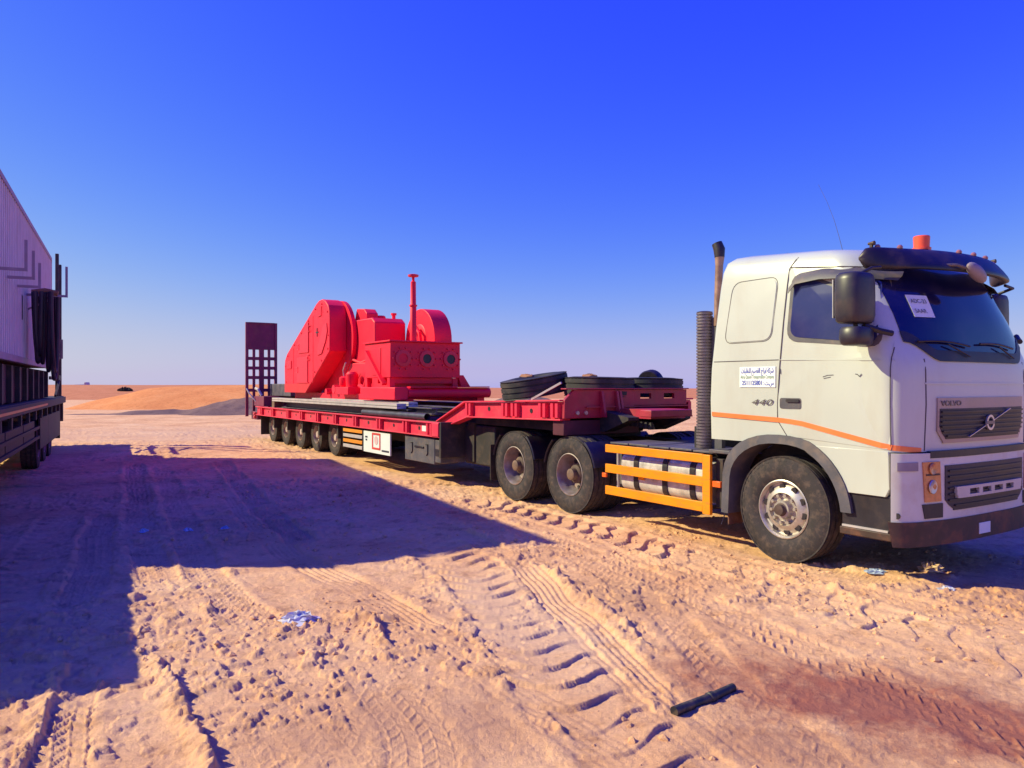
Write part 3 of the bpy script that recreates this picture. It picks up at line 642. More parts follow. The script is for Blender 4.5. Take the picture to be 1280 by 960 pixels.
# grille
def fbox(name, y0, y1, z0, z1, off, m, parent=None, depth=0.03, n=12, rz=4):
    return spatch(name, list(np.linspace(z0, z1, rz)), lambda z: front_s(y0, z), lambda z: front_s(y1, z), off, m, parent, n=n, depth=depth)
def gw(z): return 0.785-0.085*float(sst(1.36, 1.25, z))
def gi(z): return 0.758-0.085*float(sst(1.38, 1.285, z))
gr = spatch('grille', [1.25, 1.265, 1.30, 1.36, 1.5, 1.64, 1.655], lambda z: -front_s(gw(z), z), lambda z: front_s(gw(z), z), 0.014, GRTOP, n=24, depth=0.03)
spatch('grille_recess', [1.285, 1.30, 1.34, 1.40, 1.5, 1.557], lambda z: -front_s(gi(z), z), lambda z: front_s(gi(z), z), 0.018, GRILLE, gr, n=24, depth=0.02)
for i in range(6):
    z = 1.305+i*0.043; hw = gi(z)-0.012
    fbox('grille_slat', -hw, hw, z, z+0.016, 0.034, BLACK, gr, depth=0.02, rz=2)
b = MB(); pa = np.array(cab_y(-0.36, 1.30, 0.042)); pb = np.array(cab_y(0.40, 1.545, 0.042))
b.bar(pa, pb, 0.006, 0.020, up=(1, 0, 0)); b.build('emblem_bar', SILVER, gr)
c0 = np.array(cab_y(0.0, 1.42, 0.040)); b = MB()
prof = [(0.072, 0.0), (0.072, 0.016), (0.050, 0.016), (0.050, 0.0)]
b.lathe(prof, tuple(c0), 'x', 28, closed=True); b.build('emblem_ring', SILVER, gr)
b = MB().box(c0[0]-0.002, c0[0]+0.018, -0.066, 0.066, c0[2]-0.015, c0[2]+0.015); b.build('emblem_plate', BADGE, gr)
o0 = on_front(-0.745, 1.585, 0.018); o1 = on_front(-0.40, 1.585, 0.018); ex = (o1-o0)/np.linalg.norm(o1-o0)
text_mesh('lettering', 'VOLVO', 0.062, o0, ex, (0, 0, 1), BADGE, gr, width=0.30, bold=0.0015, extrude=0.003)
fbox('front_crease', -0.93, 0.93, 1.775, 1.79, 0.006, WHITE, depth=0.01, rz=2, n=24)
# sun visor wrapped round the roof front
b = MB(); SS = np.linspace(-1, 1, 49); NP = 16
for q in SS:
    a = abs(q); y = 1.225*q; x = 0.80+0.37*(1-a**2.2); sl = -0.37*2.2*a**1.2/1.225*(1 if q > 0 else -1)
    nx, ny = 1/math.hypot(1, sl), -sl/math.hypot(1, sl)
    e2 = min(1.0, (1-a)*1.225/0.10); k = math.sqrt(max(0.012, 1-(1-e2)**2)); fr = float(sst(1.0, 0.6, a))
    hz = 0.105*k; ho = (0.045+0.012*fr)*k; cz = 2.915
    for j in range(NP):
        t = 2*PI*j/NP; ct, st_ = math.cos(t), math.sin(t); ct = math.copysign(abs(ct)**0.6, ct); st_ = math.copysign(abs(st_)**0.7, st_)
        o = ho*ct-0.075*fr*st_+0.02*fr
        b.v.append((x+nx*o, y+ny*o, cz+hz*st_))
for i in range(len(SS)-1):
    for k in range(NP): b.f.append((i*NP+k, i*NP+(k+1) % NP, (i+1)*NP+(k+1) % NP, (i+1)*NP+k))
b.f.append(tuple(range(NP))); b.f.append(tuple((len(SS)-1)*NP+k for k in range(NP))[::-1])
def vis_pt(q): return (0.80+0.37*(1-abs(q)**2.2)-0.03, 1.225*q)
visor = b.build('sun_visor', mat('visor_acrylic', (0.016, 0.010, 0.026), 0.38, var=0.2, dirt=DUST, dirt_amt=0.12, dirt_scale=4), truck, smooth=60)
for q in (-0.86, -0.70, -0.12, 0.10, 0.34, 0.72):      # small roof marker lamps
    p = vis_pt(q); MB().lathe([(0.024, 0), (0.026, 0.018), (0.015, 0.034)], (p[0], p[1], 3.012), 'z', 12).build('marker_lamp', mat('marker_lens', (0.30, 0.12, 0.16), 0.25, var=0.2), truck)
for q in (-0.90, 0.74):                                      # little roof brackets / horns
    p = vis_pt(q); w = MB(); w.box(p[0]-0.012, p[0]+0.012, p[1]-0.012, p[1]+0.012, 3.0, 3.05); w.cyl((p[0]-0.03, p[1], 3.055), (p[0]+0.03, p[1], 3.055), 0.012, 0.022, 10); w.build('roof_lamp', BUMPD, truck)
p = cab_s(-0.70, 2.80, -0.06)
bc = MB().lathe([(0.085, 0), (0.085, 0.02), (0.07, 0.02), (0.075, 0.125), (0.068, 0.135)], (0.86, -0.29, 3.07), 'z', 20).build('beacon', BEAC, truck)
MB().lathe([(0.06, 0), (0.06, 0.095)], (0.86, -0.29, 2.975), 'z', 16).build('beacon_base', BLACK, bc)
MB().tube([(0.37, -0.80, 3.05), (0.325, -0.80, 3.22), (0.27, -0.80, 3.40), (0.19, -0.80, 3.60), (0.09, -0.80, 3.80)], [0.003, 0.0022, 0.0018, 0.0014, 0.0012], 6).build('aerial', PLAST, truck)
MB().lathe([(0.03, 0), (0.028, 0.03), (0.015, 0.05)], (0.37, -0.80, 3.04), 'z', 10).build('aerial_base', BLACK, truck)
MB().box(-0.35, -0.22, -0.86, -0.70, 3.10, 3.15).build('roof_hatch_vent', PLAST, truck, bevel=0.01)
# mirrors
MIRR = mat('mirror_shell', (0.030, 0.024, 0.040), 0.4, var=0.2, dirt=DUST, dirt_amt=0.10, dirt_scale=5)
def mirror(sg):
    root = MB(); Y = lambda y: sg*y
    MX, MY = (0.90, -1.44) if sg > 0 else (0.74, -1.36); b = MB(); rings = []
    for z, a in ((2.31, 0.80), (2.325, 0.92), (2.38, 1.0), (2.55, 1.0), (2.69, 0.98), (2.735, 0.90), (2.75, 0.78)):
        rr = []
        for k in range(16):
            t = 2*PI*k/16; c, s_ = math.cos(t), math.sin(t); c = math.copysign(abs(c)**0.55, c); s_ = math.copysign(abs(s_)**0.55, s_)
            rr.append((MX+0.125*a*c, Y(MY+0.175*a*s_), z))
        rings.append(rr)
    b.v = [p for r in rings for p in r]
    for i in range(len(rings)-1):
        for j in range(16): b.f.append((i*16+j, i*16+(j+1) % 16, (i+1)*16+(j+1) % 16, (i+1)*16+j))
    b.f.append(tuple(range(16))); b.f.append(tuple((len(rings)-1)*16+j for j in range(16))[::-1])
    main = b.build('mirror', MIRR, truck, smooth=50)
    MB().box(MX-0.133, MX-0.124, min(Y(MY-0.13), Y(MY+0.13)), max(Y(MY-0.13), Y(MY+0.13)), 2.36, 2.70).build('mirror_glass', SILVER, main)
    b = MB(); rings = []
    for z, a in ((2.115, 0.75), (2.13, 0.92), (2.18, 1.0), (2.25, 0.97), (2.275, 0.85)):
        rr = []
        for k in range(16):
            t = 2*PI*k/16; c, s_ = math.cos(t), math.sin(t); c = math.copysign(abs(c)**0.6, c); s_ = math.copysign(abs(s_)**0.6, s_)
            rr.append((MX+0.015+0.11*a*c, Y(MY+0.15*a*s_), z))
        rings.append(rr)
    b.v = [p for r in rings for p in r]
    for i in range(len(rings)-1):
        for j in range(16): b.f.append((i*16+j, i*16+(j+1) % 16, (i+1)*16+(j+1) % 16, (i+1)*16+j))
    b.f.append(tuple(range(16))); b.f.append(tuple((len(rings)-1)*16+j for j in range(16))[::-1])
    b.build('wide_angle_mirror', MIRR, main, smooth=50)
    MB().tube([(MX, Y(MY), 2.34), (MX+0.02, Y(MY), 2.20)], 0.02, 8).build('mirror_stem', BLACK, main)
    b = MB(); b.tube([(0.96, Y(-1.40), 2.29), (1.04, Y(-1.27), 2.24), (1.09, Y(-1.18), 2.22)], 0.026, 8)
    b.build('mirror_arm', BLACK, main)
    MB().tube([(MX+0.02, Y(MY+0.03), 2.74), (0.97, Y(-1.30), 2.80), (0.96, Y(-1.15), 2.82)], 0.016, 8).build('mirror_arm', BLACK, main)
mirror(1); mirror(-1)
# kerb-view mirror hung from the visor
b = MB(); c = np.array((1.33, -0.22, 2.80)); rings = 8
for i in range(rings+1):
    ph = PI*i/rings
    for k in range(14):
        t = 2*PI*k/14; b.v.append((c[0]+0.055*math.sin(ph)*math.cos(t), c[1]+0.155*math.cos(ph), c[2]+0.075*math.sin(ph)*math.sin(t)+0.05*math.cos(ph)*-1))
for i in range(rings):
    for k in range(14): b.f.append((i*14+k, i*14+(k+1) % 14, (i+1)*14+(k+1) % 14, (i+1)*14+k))
fm = b.build('front_mirror', mat('mirror_housing_grey', (0.26, 0.20, 0.24), 0.5, var=0.1), truck, smooth=80)
MB().tube([(1.16, -0.60, 2.86), (1.27, -0.45, 2.86), (1.33, -0.30, 2.82)], 0.014, 8).build('front_mirror_arm', PLAST, fm)
# ---- lower body: skirt, arches, steps, bumper
def arch_pts(r, a0, a1, n=14, cx=0.0, cz=0.54): return [(cx+r*math.cos(math.radians(a0+(a1-a0)*i/n)), cz+r*math.sin(math.radians(a0+(a1-a0)*i/n))) for i in range(n+1)]
for sg in (-1, 1):
    def Yp(a, c): return (sg*a, sg*c) if sg*a < sg*c else (sg*c, sg*a)
    skirt = [(1.085, 1.185), (1.095, 0.86), (1.06, 0.785), (0.68, 0.785)]+[p for p in arch_pts(0.735, 18, 60, 8)]+[(0.30, 1.19)]
    y0, y1 = Yp(1.15, 1.238); MB().prism(skirt, 'y', y0, y1).build('door_skirt', WHITE, truck, bevel=0.012)
    # flared plastic arch: front leg, crown, rear leg running down to the mudflap
    outer = [(0.745, 0.60)]+arch_pts(0.745, 8, 62, 9)+[(0.30, 1.225), (0.20, 1.252), (0.08, 1.268), (-0.05, 1.273), (-0.18, 1.268), (-0.30, 1.25), (-0.42, 1.215), (-0.53, 1.165), (-0.62, 1.10), (-0.69, 1.02), (-0.735, 0.93), (-0.76, 0.82), (-0.78, 0.40)]
    inner = [(0.645, 0.60)]+arch_pts(0.645, 6, 62, 9)+[(0.26, 1.14), (0.17, 1.165), (0.07, 1.18), (-0.05, 1.185), (-0.16, 1.18), (-0.27, 1.163), (-0.37, 1.13), (-0.46, 1.085), (-0.54, 1.025), (-0.60, 0.955), (-0.64, 0.88), (-0.66, 0.79), (-0.68, 0.40)]
    b = MB(); k = len(outer)
    for (o, i_) in zip(outer, inner):
        for (p, y) in ((o, 1.255), (i_, 1.262), (i_, 0.95), (o, 0.95)): b.v.append((p[0], sg*y, p[1]))
    for i in range(k-1):
        for j in range(4): b.f.append((i*4+j, i*4+(j+1) % 4, i*4+4+(j+1) % 4, i*4+4+j))
    b.f.append((0, 1, 2, 3)); b.f.append(tuple(4*k-1-j for j in range(4))); b.build('wheel_arch', PLAST, truck, smooth=30)
    y0, y1 = Yp(1.02, 1.215); MB().box(0.62, 1.14, y0, y1, 0.47, 0.80).build('step_well', BLACK, truck, bevel=0.02)
    y0, y1 = Yp(1.05, 1.245); MB().box(0.62, 1.12, y0, y1, 0.40, 0.47).build('cab_step', BUMPD, truck, bevel=0.01)
    y0, y1 = Yp(1.10, 1.235); MB().box(0.64, 1.08, y0, y1, 0.472, 0.490).build('step_tread', STEEL, truck)
    y0, y1 = Yp(0.72, 1.20); MB().box(-0.735, -0.72, y0, y1, 0.27, 0.62).build('mudflap', FLAP, truck)
b = MB().prism([(-0.72, 0.75), (-0.60, 1.05), (-0.30, 1.20), (1.05, 1.20), (1.15, 0.6), (0.6, 0.45), (-0.3, 0.5)], 'y', -0.80, 0.80); b.build('wheel_housing_blocker', DARKM, truck)  # dark box added behind the wheels to block light through the arches
MB().cyl((0, -1.0, 0.53), (0, 1.0, 0.53), 0.07, n=12).build('front_axle', DARKM, truck)
# bumper: plan follows the nose, a little proud
def bmp(s, z, off=0.0):
    p = cab_s(s, 1.25, 0.035+off); return (p[0], p[1], z)
def bpatch(name, zs, s0, s1, off, m, parent=None, n=16, depth=0.03): return spatch(name, zs, s0, s1, off, m, parent, n=n, depth=depth, pt=bmp)
SB = 1.26
bpr = bpatch('bumper', [0.575, 0.60, 0.70, 0.85, 1.0, 1.10, 1.13, 1.17], -SB, SB, 0.0, WHITE2, n=56, depth=0.06)
bpatch('bumper_gap', [1.125, 1.185], -0.90, 0.90, 0.004, BLACK, bpr, n=30, depth=0.06)
low = bpatch('bumper_lower', [0.36, 0.40, 0.50, 0.575], lambda z: -SB-0.02+0.14*(0.575-z), lambda z: SB+0.02-0.14*(0.575-z), 0.012, BUMPD, n=50, depth=0.10)
def lgw(z): return 0.715-0.12*float(sst(0.74, 0.655, z))
lg = bpatch('lower_grille', [0.65, 0.665, 0.70, 0.75, 0.9, 1.045, 1.055], lambda z: -lgw(z), lgw, 0.008, GRILLE, bpr, n=30, depth=0.02)
for i in range(7):
    z = 0.685+i*0.052
    bpatch('grille_slat', [z, z+0.016], -lgw(z)+0.04, lgw(z)-0.04, 0.022, BLACK, lg, n=24, depth=0.015)
# slotted trim bar: four openings in a silver plate
zr = [0.765, 0.785, 0.835, 0.865]
b = MB(); sl = [(-0.40, -0.245), (-0.18, -0.025), (0.04, 0.195), (0.26, 0.415)]
def solid(b, s0, s1, z0, z1, n=6):
    o = len(b.v)
    for lay in (0.040, 0.010):
        for z in (z0, z1):
            for i in range(n+1): b.v.append(bmp(s0+(s1-s0)*i/n, z, lay))
    k = n+1
    for i in range(n):
        b.f += [(o+i, o+i+1, o+k+i+1, o+k+i), (o+2*k+i, o+3*k+i, o+3*k+i+1, o+2*k+i+1), (o+i, o+2*k+i, o+2*k+i+1, o+i+1), (o+k+i, o+k+i+1, o+3*k+i+1, o+3*k+i)]
    b.f += [(o, o+k, o+3*k, o+2*k), (o+n, o+2*k+n, o+3*k+n, o+k+n)]
solid(b, -0.58, 0.58, 0.76, 0.785, 20); solid(b, -0.60, 0.60, 0.835, 0.862, 20)
xs_ = [-0.595]+[v for p in sl for v in p]+[0.595]
for i in range(0, len(xs_), 2): solid(b, xs_[i], xs_[i+1], 0.785, 0.835, 4)
b.build('slotted_trim', mat('satin_trim', (0.50, 0.45, 0.47), 0.4, metal=0.3, var=0.1), bpr, smooth=0)
for sg in (-1, 1):
    def S2(a, c): return (lambda z: min(sg*a(z), sg*c(z))), (lambda z: max(sg*a(z), sg*c(z)))
    f0, f1 = S2(lambda z: 0.79-0.05*(1.10-z), lambda z: 1.0-0.08*(1.10-z))
    hl = bpatch('headlight', [0.745, 0.80, 0.95, 1.08, 1.095], lambda z: f0(z), lambda z: f1(z), 0.012, AMBER, bpr, n=8, depth=0.04)
    g0, g1 = S2(lambda z: 0.80, lambda z: 0.965)
    bpatch('headlight_bulb_line', [0.975, 0.99], lambda z: g0(z), lambda z: g1(z), 0.018, BUMPD, hl, n=6, depth=0.01)
    for zz_, rr_ in ((1.035, 0.05), (0.875, 0.058)):
        p = bmp(sg*0.885, zz_, 0.012); MB().lathe([(0.0005, 0.0), (rr_*0.6, 0.004), (rr_, 0.010), (rr_*1.08, 0.004), (rr_*1.08, 0.0)], p, 'x', 20).build('headlight_lens', SILVER if zz_ < 1 else AMBER, hl)
    f0, f1 = S2(lambda z: 0.75, lambda z: 1.0+0.25*(z-0.72))
    bpatch('fog_recess', [0.60, 0.62, 0.70, 0.725], lambda z: f0(z)+(0.0 if sg > 0 else 0.0), lambda z: f1(z), 0.010, BLACK, bpr, n=8, depth=0.03)
    f0, f1 = S2(lambda z: 1.05, lambda z: 1.22)
    bpatch('side_marker', [1.02, 1.03, 1.085, 1.095], lambda z: f0(z), lambda z: f1(z), 0.010, mat('smoked_lens', (0.22, 0.18, 0.24), 0.2, var=0.2), bpr, n=6, depth=0.02)
    p = bmp(sg*1.22, 0.63, 0.004); MB().lathe([(0.026, 0), (0.026, 0.01), (0.012, 0.012)], p, 'y', 14).build('tow_eye_cover', BLACK, bpr)
pl = bpatch('number_plate', [0.40, 0.50], -0.20, 0.0, 0.020, PAPER, low, n=4, depth=0.006)
# ---- wheels
def tyre_prof(R, w, rim):
    h = w/2; P = [(rim, -h*0.80), (rim+0.02, -h*0.93), (rim+(R-rim)*0.45, -h*1.03), (R-0.035, -h*0.93), (R-0.008, -h*0.84)]
    for g in (-0.5, -0.17, 0.17, 0.5):
        P += [(R, (g-0.055)*w*0.84), (R-0.014, (g-0.045)*w*0.84), (R-0.014, (g+0.045)*w*0.84), (R, (g+0.055)*w*0.84)]
    P += [(R-0.008, h*0.84), (R-0.035, h*0.93), (rim+(R-rim)*0.45, h*1.03), (rim+0.02, h*0.93), (rim, h*0.80)]
    return P
def make_tyre_mesh(name, R, w, rim, blocks=0):
    b = MB(); b.lathe(tyre_prof(R, w, rim), (0, 0, 0), 'y', 72, closed=True)
    h = w/2           # raised lettering ring and shoulder lugs
    for k in range(44):
        t = 2*PI*k/44
        for sgn in (-1, 1):
            c, s_ = math.cos(t), math.sin(t); r0, r1 = R-0.05, R-0.004
            p = [(r*math.cos(t+d), sgn*(h*y), r*math.sin(t+d)) for r, y in ((r0, 0.965), (r1, 0.86)) for d in (-0.035, 0.035)]
            q = [(r*math.cos(t+d), sgn*(h*y), r*math.sin(t+d)) for r, y in ((r0, 0.90), (r1-0.01, 0.78)) for d in (-0.035, 0.035)]
            b.add(p+q, [(0, 1, 3, 2), (4, 6, 7, 5), (0, 2, 6, 4), (1, 5, 7, 3), (2, 3, 7, 6), (0, 4, 5, 1)])
    return b.mesh(name, 40)
T_BIG = make_tyre_mesh('tyre', 0.53, 0.30, 0.292)
T_SML = make_tyre_mesh('tyre', 0.42, 0.24, 0.225)
def rim_mesh(kind):
    b = MB()
    if kind == 'front':        # outer face at -y, disc bulging outwards with ten hand holes
        b.lathe([(0.292, -0.12), (0.296, -0.135), (0.285, -0.14), (0.272, -0.125), (0.262, -0.09), (0.245, -0.085), (0.20, -0.125), (0.165, -0.135), (0.16, -0.10), (0.10, -0.10), (0.085, -0.16), (0.0005, -0.165), (0.0005, 0.12), (0.292, 0.12)], (0, 0, 0), 'y', 48, cap0=False)
    elif kind == 'drive':      # deep dish
        b.lathe([(0.292, -0.12), (0.298, -0.138), (0.286, -0.142), (0.272, -0.12), (0.262, -0.02), (0.24, 0.02), (0.225, 0.06), (0.16, 0.075), (0.0005, 0.075), (0.0005, 0.12), (0.292, 0.12)], (0, 0, 0), 'y', 48, cap0=False)
    else:
        b.lathe([(0.225, -0.10), (0.23, -0.115), (0.218, -0.118), (0.205, -0.09), (0.195, -0.02), (0.16, 0.01), (0.0005, 0.01), (0.0005, 0.10), (0.225, 0.10)], (0, 0, 0), 'y', 40, cap0=False)
    return b.mesh('wheel', 40)
def hub_mesh(kind):
    b = MB()
    if kind == 'front': b.lathe([(0.075, -0.10), (0.075, -0.155), (0.055, -0.17), (0.052, -0.205), (0.0005, -0.21)], (0, 0, 0), 'y', 20)
    elif kind == 'drive': b.lathe([(0.135, 0.08), (0.13, -0.03), (0.115, -0.045), (0.085, -0.05), (0.08, -0.12), (0.065, -0.13), (0.0005, -0.13)], (0, 0, 0), 'y', 24)
    else: b.lathe([(0.10, 0.02), (0.095, -0.07), (0.075, -0.10), (0.0005, -0.105)], (0, 0, 0), 'y', 20)
    return b.mesh('hub', 40)
def ring_of(n, r, rad, y0, y1, name, seg_=8, ph=0.0):
    b = MB()
    for k in range(n):
        t = 2*PI*k/n+ph; b.cyl((r*math.cos(t), y0, r*math.sin(t)), (r*math.cos(t), y1, r*math.sin(t)), rad, n=seg_)
    return b.mesh(name, 40)
def proto_wheel(kind, tyre_me, rimm, hubm):
    w = bpy.data.objects.new('wheel', rim_mesh(kind)); w.data.materials.append(rimm)
    out = [w]
    def ch(name, me, m):
        if len(me.materials) == 0: me.materials.append(m)
        o = bpy.data.objects.new(name, me); o.parent = w; out.append(o)
    ch('tyre', tyre_me, RUBBER); ch('hub', hub_mesh(kind), hubm)
    one = lambda r, rad, y0, y1: MB().cyl((r, y0, 0), (r, y1, 0), rad, n=10)
    if kind == 'front':
        h1 = one(0.222, 0.033, -0.115, -0.085).mesh('hand_hole', 40); h1.materials.append(BLACK)
        n1 = one(0.138, 0.017, -0.10, -0.145).mesh('wheel_nut', 40); n1.materials.append(CHROME)
        for k in range(10):
            o = bpy.data.objects.new('hand_hole', h1); o.parent = w; o.rotation_euler = (0, 2*PI*k/10, 0); out.append(o)
            o = bpy.data.objects.new('wheel_nut', n1); o.parent = w; o.rotation_euler = (0, 2*PI*(k+0.5)/10, 0); out.append(o)
    elif kind == 'drive':
        h1 = one(0.195, 0.028, 0.06, 0.05).mesh('hand_hole', 40); h1.materials.append(BLACK)
        for k in range(8):
            o = bpy.data.objects.new('hand_hole', h1); o.parent = w; o.rotation_euler = (0, 2*PI*k/8, 0); out.append(o)
    return w
def add_wheel(proto, parent, x, y, z, flip=False, spin=0.0):
    w = proto.copy(); COL.objects.link(w); w.parent = parent; w.location = (x, y, z)
    w.rotation_euler = (0, spin, PI if flip else 0)
    for ch in proto.children:
        c = ch.copy(); COL.objects.link(c); c.parent = w
    return w
PW_F = proto_wheel('front', T_BIG, CHROME, mat('hub_dark', (0.09, 0.055, 0.055), 0.6, metal=0.4, var=0.3))
PW_D = proto_wheel('drive', T_BIG, RUSTRIM, mat('hub_rusty', (0.10, 0.06, 0.06), 0.7, metal=0.3, var=0.4, dirt=DUST, dirt_amt=0.4))
PW_T = proto_wheel('trailer', T_SML, RUSTRIM, mat('hub_trailer', (0.42, 0.33, 0.33), 0.5, metal=0.3, var=0.3))
add_wheel(PW_F, truck, -0.04, -1.055, 0.525, spin=0.2); add_wheel(PW_F, truck, 0.0, 1.055, 0.525, True, 0.5)
for x in (-3.55, -4.95):
    for sg in (-1, 1):
        add_wheel(PW_D, truck, x, sg*1.055, 0.525, sg > 0, random.random()*3)
        add_wheel(PW_D, truck, x, sg*0.73, 0.525, sg < 0, random.random()*3)
    MB().cyl((x, -0.9, 0.525), (x, 0.9, 0.525), 0.10, n=14).build('drive_axle', DARKM, truck)
    # segmented mudguards hugging the pair of tyres
    for sg in (-1, 1):
        for a0, a1 in ((14, 52), (128, 168)):
            b = MB(); n = 10
            for i in range(n+1):
                t = math.radians(a0+(a1-a0)*i/n)
                for r, yy in ((0.60, 0.58), (0.60, 1.21), (0.585, 1.225), (0.57, 1.21), (0.57, 0.58)):
                    b.v.append((x+r*math.cos(t), sg*yy, 0.525+r*math.sin(t)))
            for i in range(n):
                for j in range(5): b.f.append((i*5+j, i*5+(j+1) % 5, i*5+5+(j+1) % 5, i*5+5+j))
            b.f.append(tuple(range(5))); b.f.append(tuple(n*5+j for j in range(5))[::-1]); b.build('mudguard', BLACK, truck)
MB().box(-5.68, -5.665, -1.18, -0.60, 0.22, 0.80).build('mudflap', DARKM, truck); MB().box(-5.68, -5.665, 0.60, 1.18, 0.22, 0.80).build('mudflap', DARKM, truck)
# ---- chassis, deck plates, fifth wheel
for y in (-0.42, 0.42): MB().box(-5.75, 0.4, y-0.04, y+0.04, 0.72, 0.98).build('frame_rail', DARKM, truck)
for x in (-5.6, -4.25, -2.9, -1.9, -1.0): MB().box(x-0.05, x+0.05, -0.38, 0.38, 0.76, 0.94).build('cross_member', DARKM, truck)
for i in range(5): MB().box(-2.72+i*0.36, -2.38+i*0.36, -1.16, -0.50, 1.005+0.004*(i % 2), 1.03+0.004*(i % 2)).build('deck_plate', PLAST, truck, bevel=0.006)
MB().box(-1.0, -0.70, -1.21, -0.45, 1.02, 1.06).build('deck_plate', PLAST, truck, bevel=0.008)
MB().box(-2.7, -0.95, -0.38, 0.9, 0.985, 1.0).build('catwalk', DARKM, truck)
MB().prism([(-4.75, 1.06), (-3.85, 1.06), (-3.80, 1.16), (-4.3, 1.17), (-4.85, 1.10)], 'y', -0.46, 0.46).build('fifth_wheel', DARKM, truck, bevel=0.01)
MB().box(-4.6, -4.0, -0.55, 0.55, 0.98, 1.06).build('fifth_wheel_mount', DARKM, truck)
for i in range(6): MB().lathe([(0.045, 0), (0.05, 0.03), (0.02, 0.10)], (-2.92-0.09*i, -0.25, 1.15+0.008*i), 'z', 8).build('spring_coil_end', DARKM, truck)
# ---- fuel tank, straps, yellow side guard
tp = rrect([(-1.16, 0.44), (-0.62, 0.44), (-0.62, 0.90), (-1.16, 0.90)], 0.12, 6)
tank = MB().prism(tp, 'x', -2.50, -1.02).build('fuel_tank', ALU, truck, smooth=40)
for x in (-2.22, -1.72, -1.28):
    sp = rrect([(-1.172, 0.43), (-0.61, 0.43), (-0.61, 0.912), (-1.172, 0.912)], 0.125, 6)
    MB().prism(sp, 'x', x-0.04, x+0.04).build('tank_strap', BLACK, tank, smooth=40)
MB().cyl((-2.08, -1.0, 0.89), (-2.08, -1.02, 0.95), 0.05, n=14).build('filler_cap', BLACK, tank)
MB().prism([(-2.17, 0.60), (-2.06, 0.60), (-2.14, 0.74)], 'y', -1.18, -1.165).build('warning_label', YELLOW, tank)
MB().box(-2.70, -2.58, -1.05, -0.60, 0.45, 0.92).build('battery_box', PLAST, truck, bevel=0.01)
MB().cyl((-2.63, -1.10, 0.36), (-2.63, -1.10, 1.0), 0.02, n=8).build('guard_post', STEEL, truck)
for z0, z1, x1 in ((0.905, 1.005, -1.04), (0.645, 0.755, -1.04), (0.365, 0.475, -1.04)): MB().box(-2.70, x1, -1.262, -1.225, z0, z1).build('guard_rail', YELLOW, truck, bevel=0.006)
MB().box(-1.038, -0.925, -1.268, -1.225, 0.345, 1.0).build('guard_upright', YELLOW, truck, bevel=0.006)
for z in (0.95, 0.70, 0.42): MB().box(-0.98, -0.94, -1.222, -0.46, z-0.02, z+0.02).build('guard_bracket', DARKM, truck)
MB().box(-2.79, -2.715, -1.24, -1.21, 0.575, 0.63).build('side_reflector', ORLENS, truck, bevel=0.004)
MB().box(-0.915, -0.80, -1.245, -1.20, 0.655, 0.72).build('side_reflector', ORLENS, truck, bevel=0.004)
MB().box(-0.92, -0.82, -1.18, -0.9, 0.42, 0.96).build('rear_step_box', DARKM, truck, bevel=0.01)
MB().tube([(-0.80, -1.10, 0.5), (-0.86, -1.16, 0.25)], 0.006, 6).build('cable', PLAST, truck)
for y in (0.62, 1.16):
    pass
tank2 = MB().prism([(-p, q) for p, q in tp], 'x', -2.50, -1.02).build('air_tank', DARKM, truck, smooth=40)
# ---- exhaust stack behind the cab
b = MB(); prof = [(0.085, 1.02)]
z = 1.04
while z < 2.60:
    prof += [(0.095, z), (0.095, z+0.022), (0.082, z+0.024), (0.082, z+0.034)]; z += 0.036
prof += [(0.095, 2.62), (0.05, 2.63)]
st = b.lathe(prof, (-1.36, -0.88, 0), 'z', 26).build('exhaust_shield', PERF, truck, smooth=30)
MB().box(-1.30, -1.12, -0.86, -0.80, 1.02, 2.55).build('exhaust_bracket', PLAST, st)
MB().tube([(-1.20, -0.84, 2.45), (-1.195, -0.84, 2.75), (-1.175, -0.84, 3.15), (-1.17, -0.84, 3.24)], [0.042, 0.042, 0.045, 0.055], 16).build('exhaust_pipe', RUSTPIPE, st)
b = MB(); b.tube([(-1.17, -0.84, 3.235), (-1.175, -0.84, 3.33), (-1.20, -0.85, 3.40)], [0.056, 0.066, 0.060], 16, caps=False); b.tube([(-1.17, -0.84, 3.25), (-1.20, -0.85, 3.385)], [0.04, 0.04], 10); b.build('exhaust_tip', BLACK, st)
# coiled air lines behind the cab
for k, m_ in enumerate((REDSTR, BLACK)):
    pts = []
    for i in range(120):
        t = i/119; a = t*2*PI*14; pts.append((-1.55-0.55*t+0.03*math.cos(a), 0.12+0.16*k, 1.52-0.22*math.sin(t*PI)+0.05*math.sin(a)))
    MB().tube(pts, 0.011, 6).build('coiled_air_line', m_, truck)
MB().box(-1.52, -1.42, -0.12, 0.45, 1.28, 1.60).build('connection_bracket', mat('bracket_maroon', (0.12, 0.01, 0.03), 0.6, var=0.2), truck, bevel=0.01)
MB().cyl((-1.60, -0.35, 1.58), (-1.45, -0.1, 1.57), 0.02, n=8).build('air_coupling', SILVER, truck)
MB().box(-1.50, -1.44, -0.9, 0.9, 1.0, 1.28).build('cab_rear_mount', DARKM, truck)

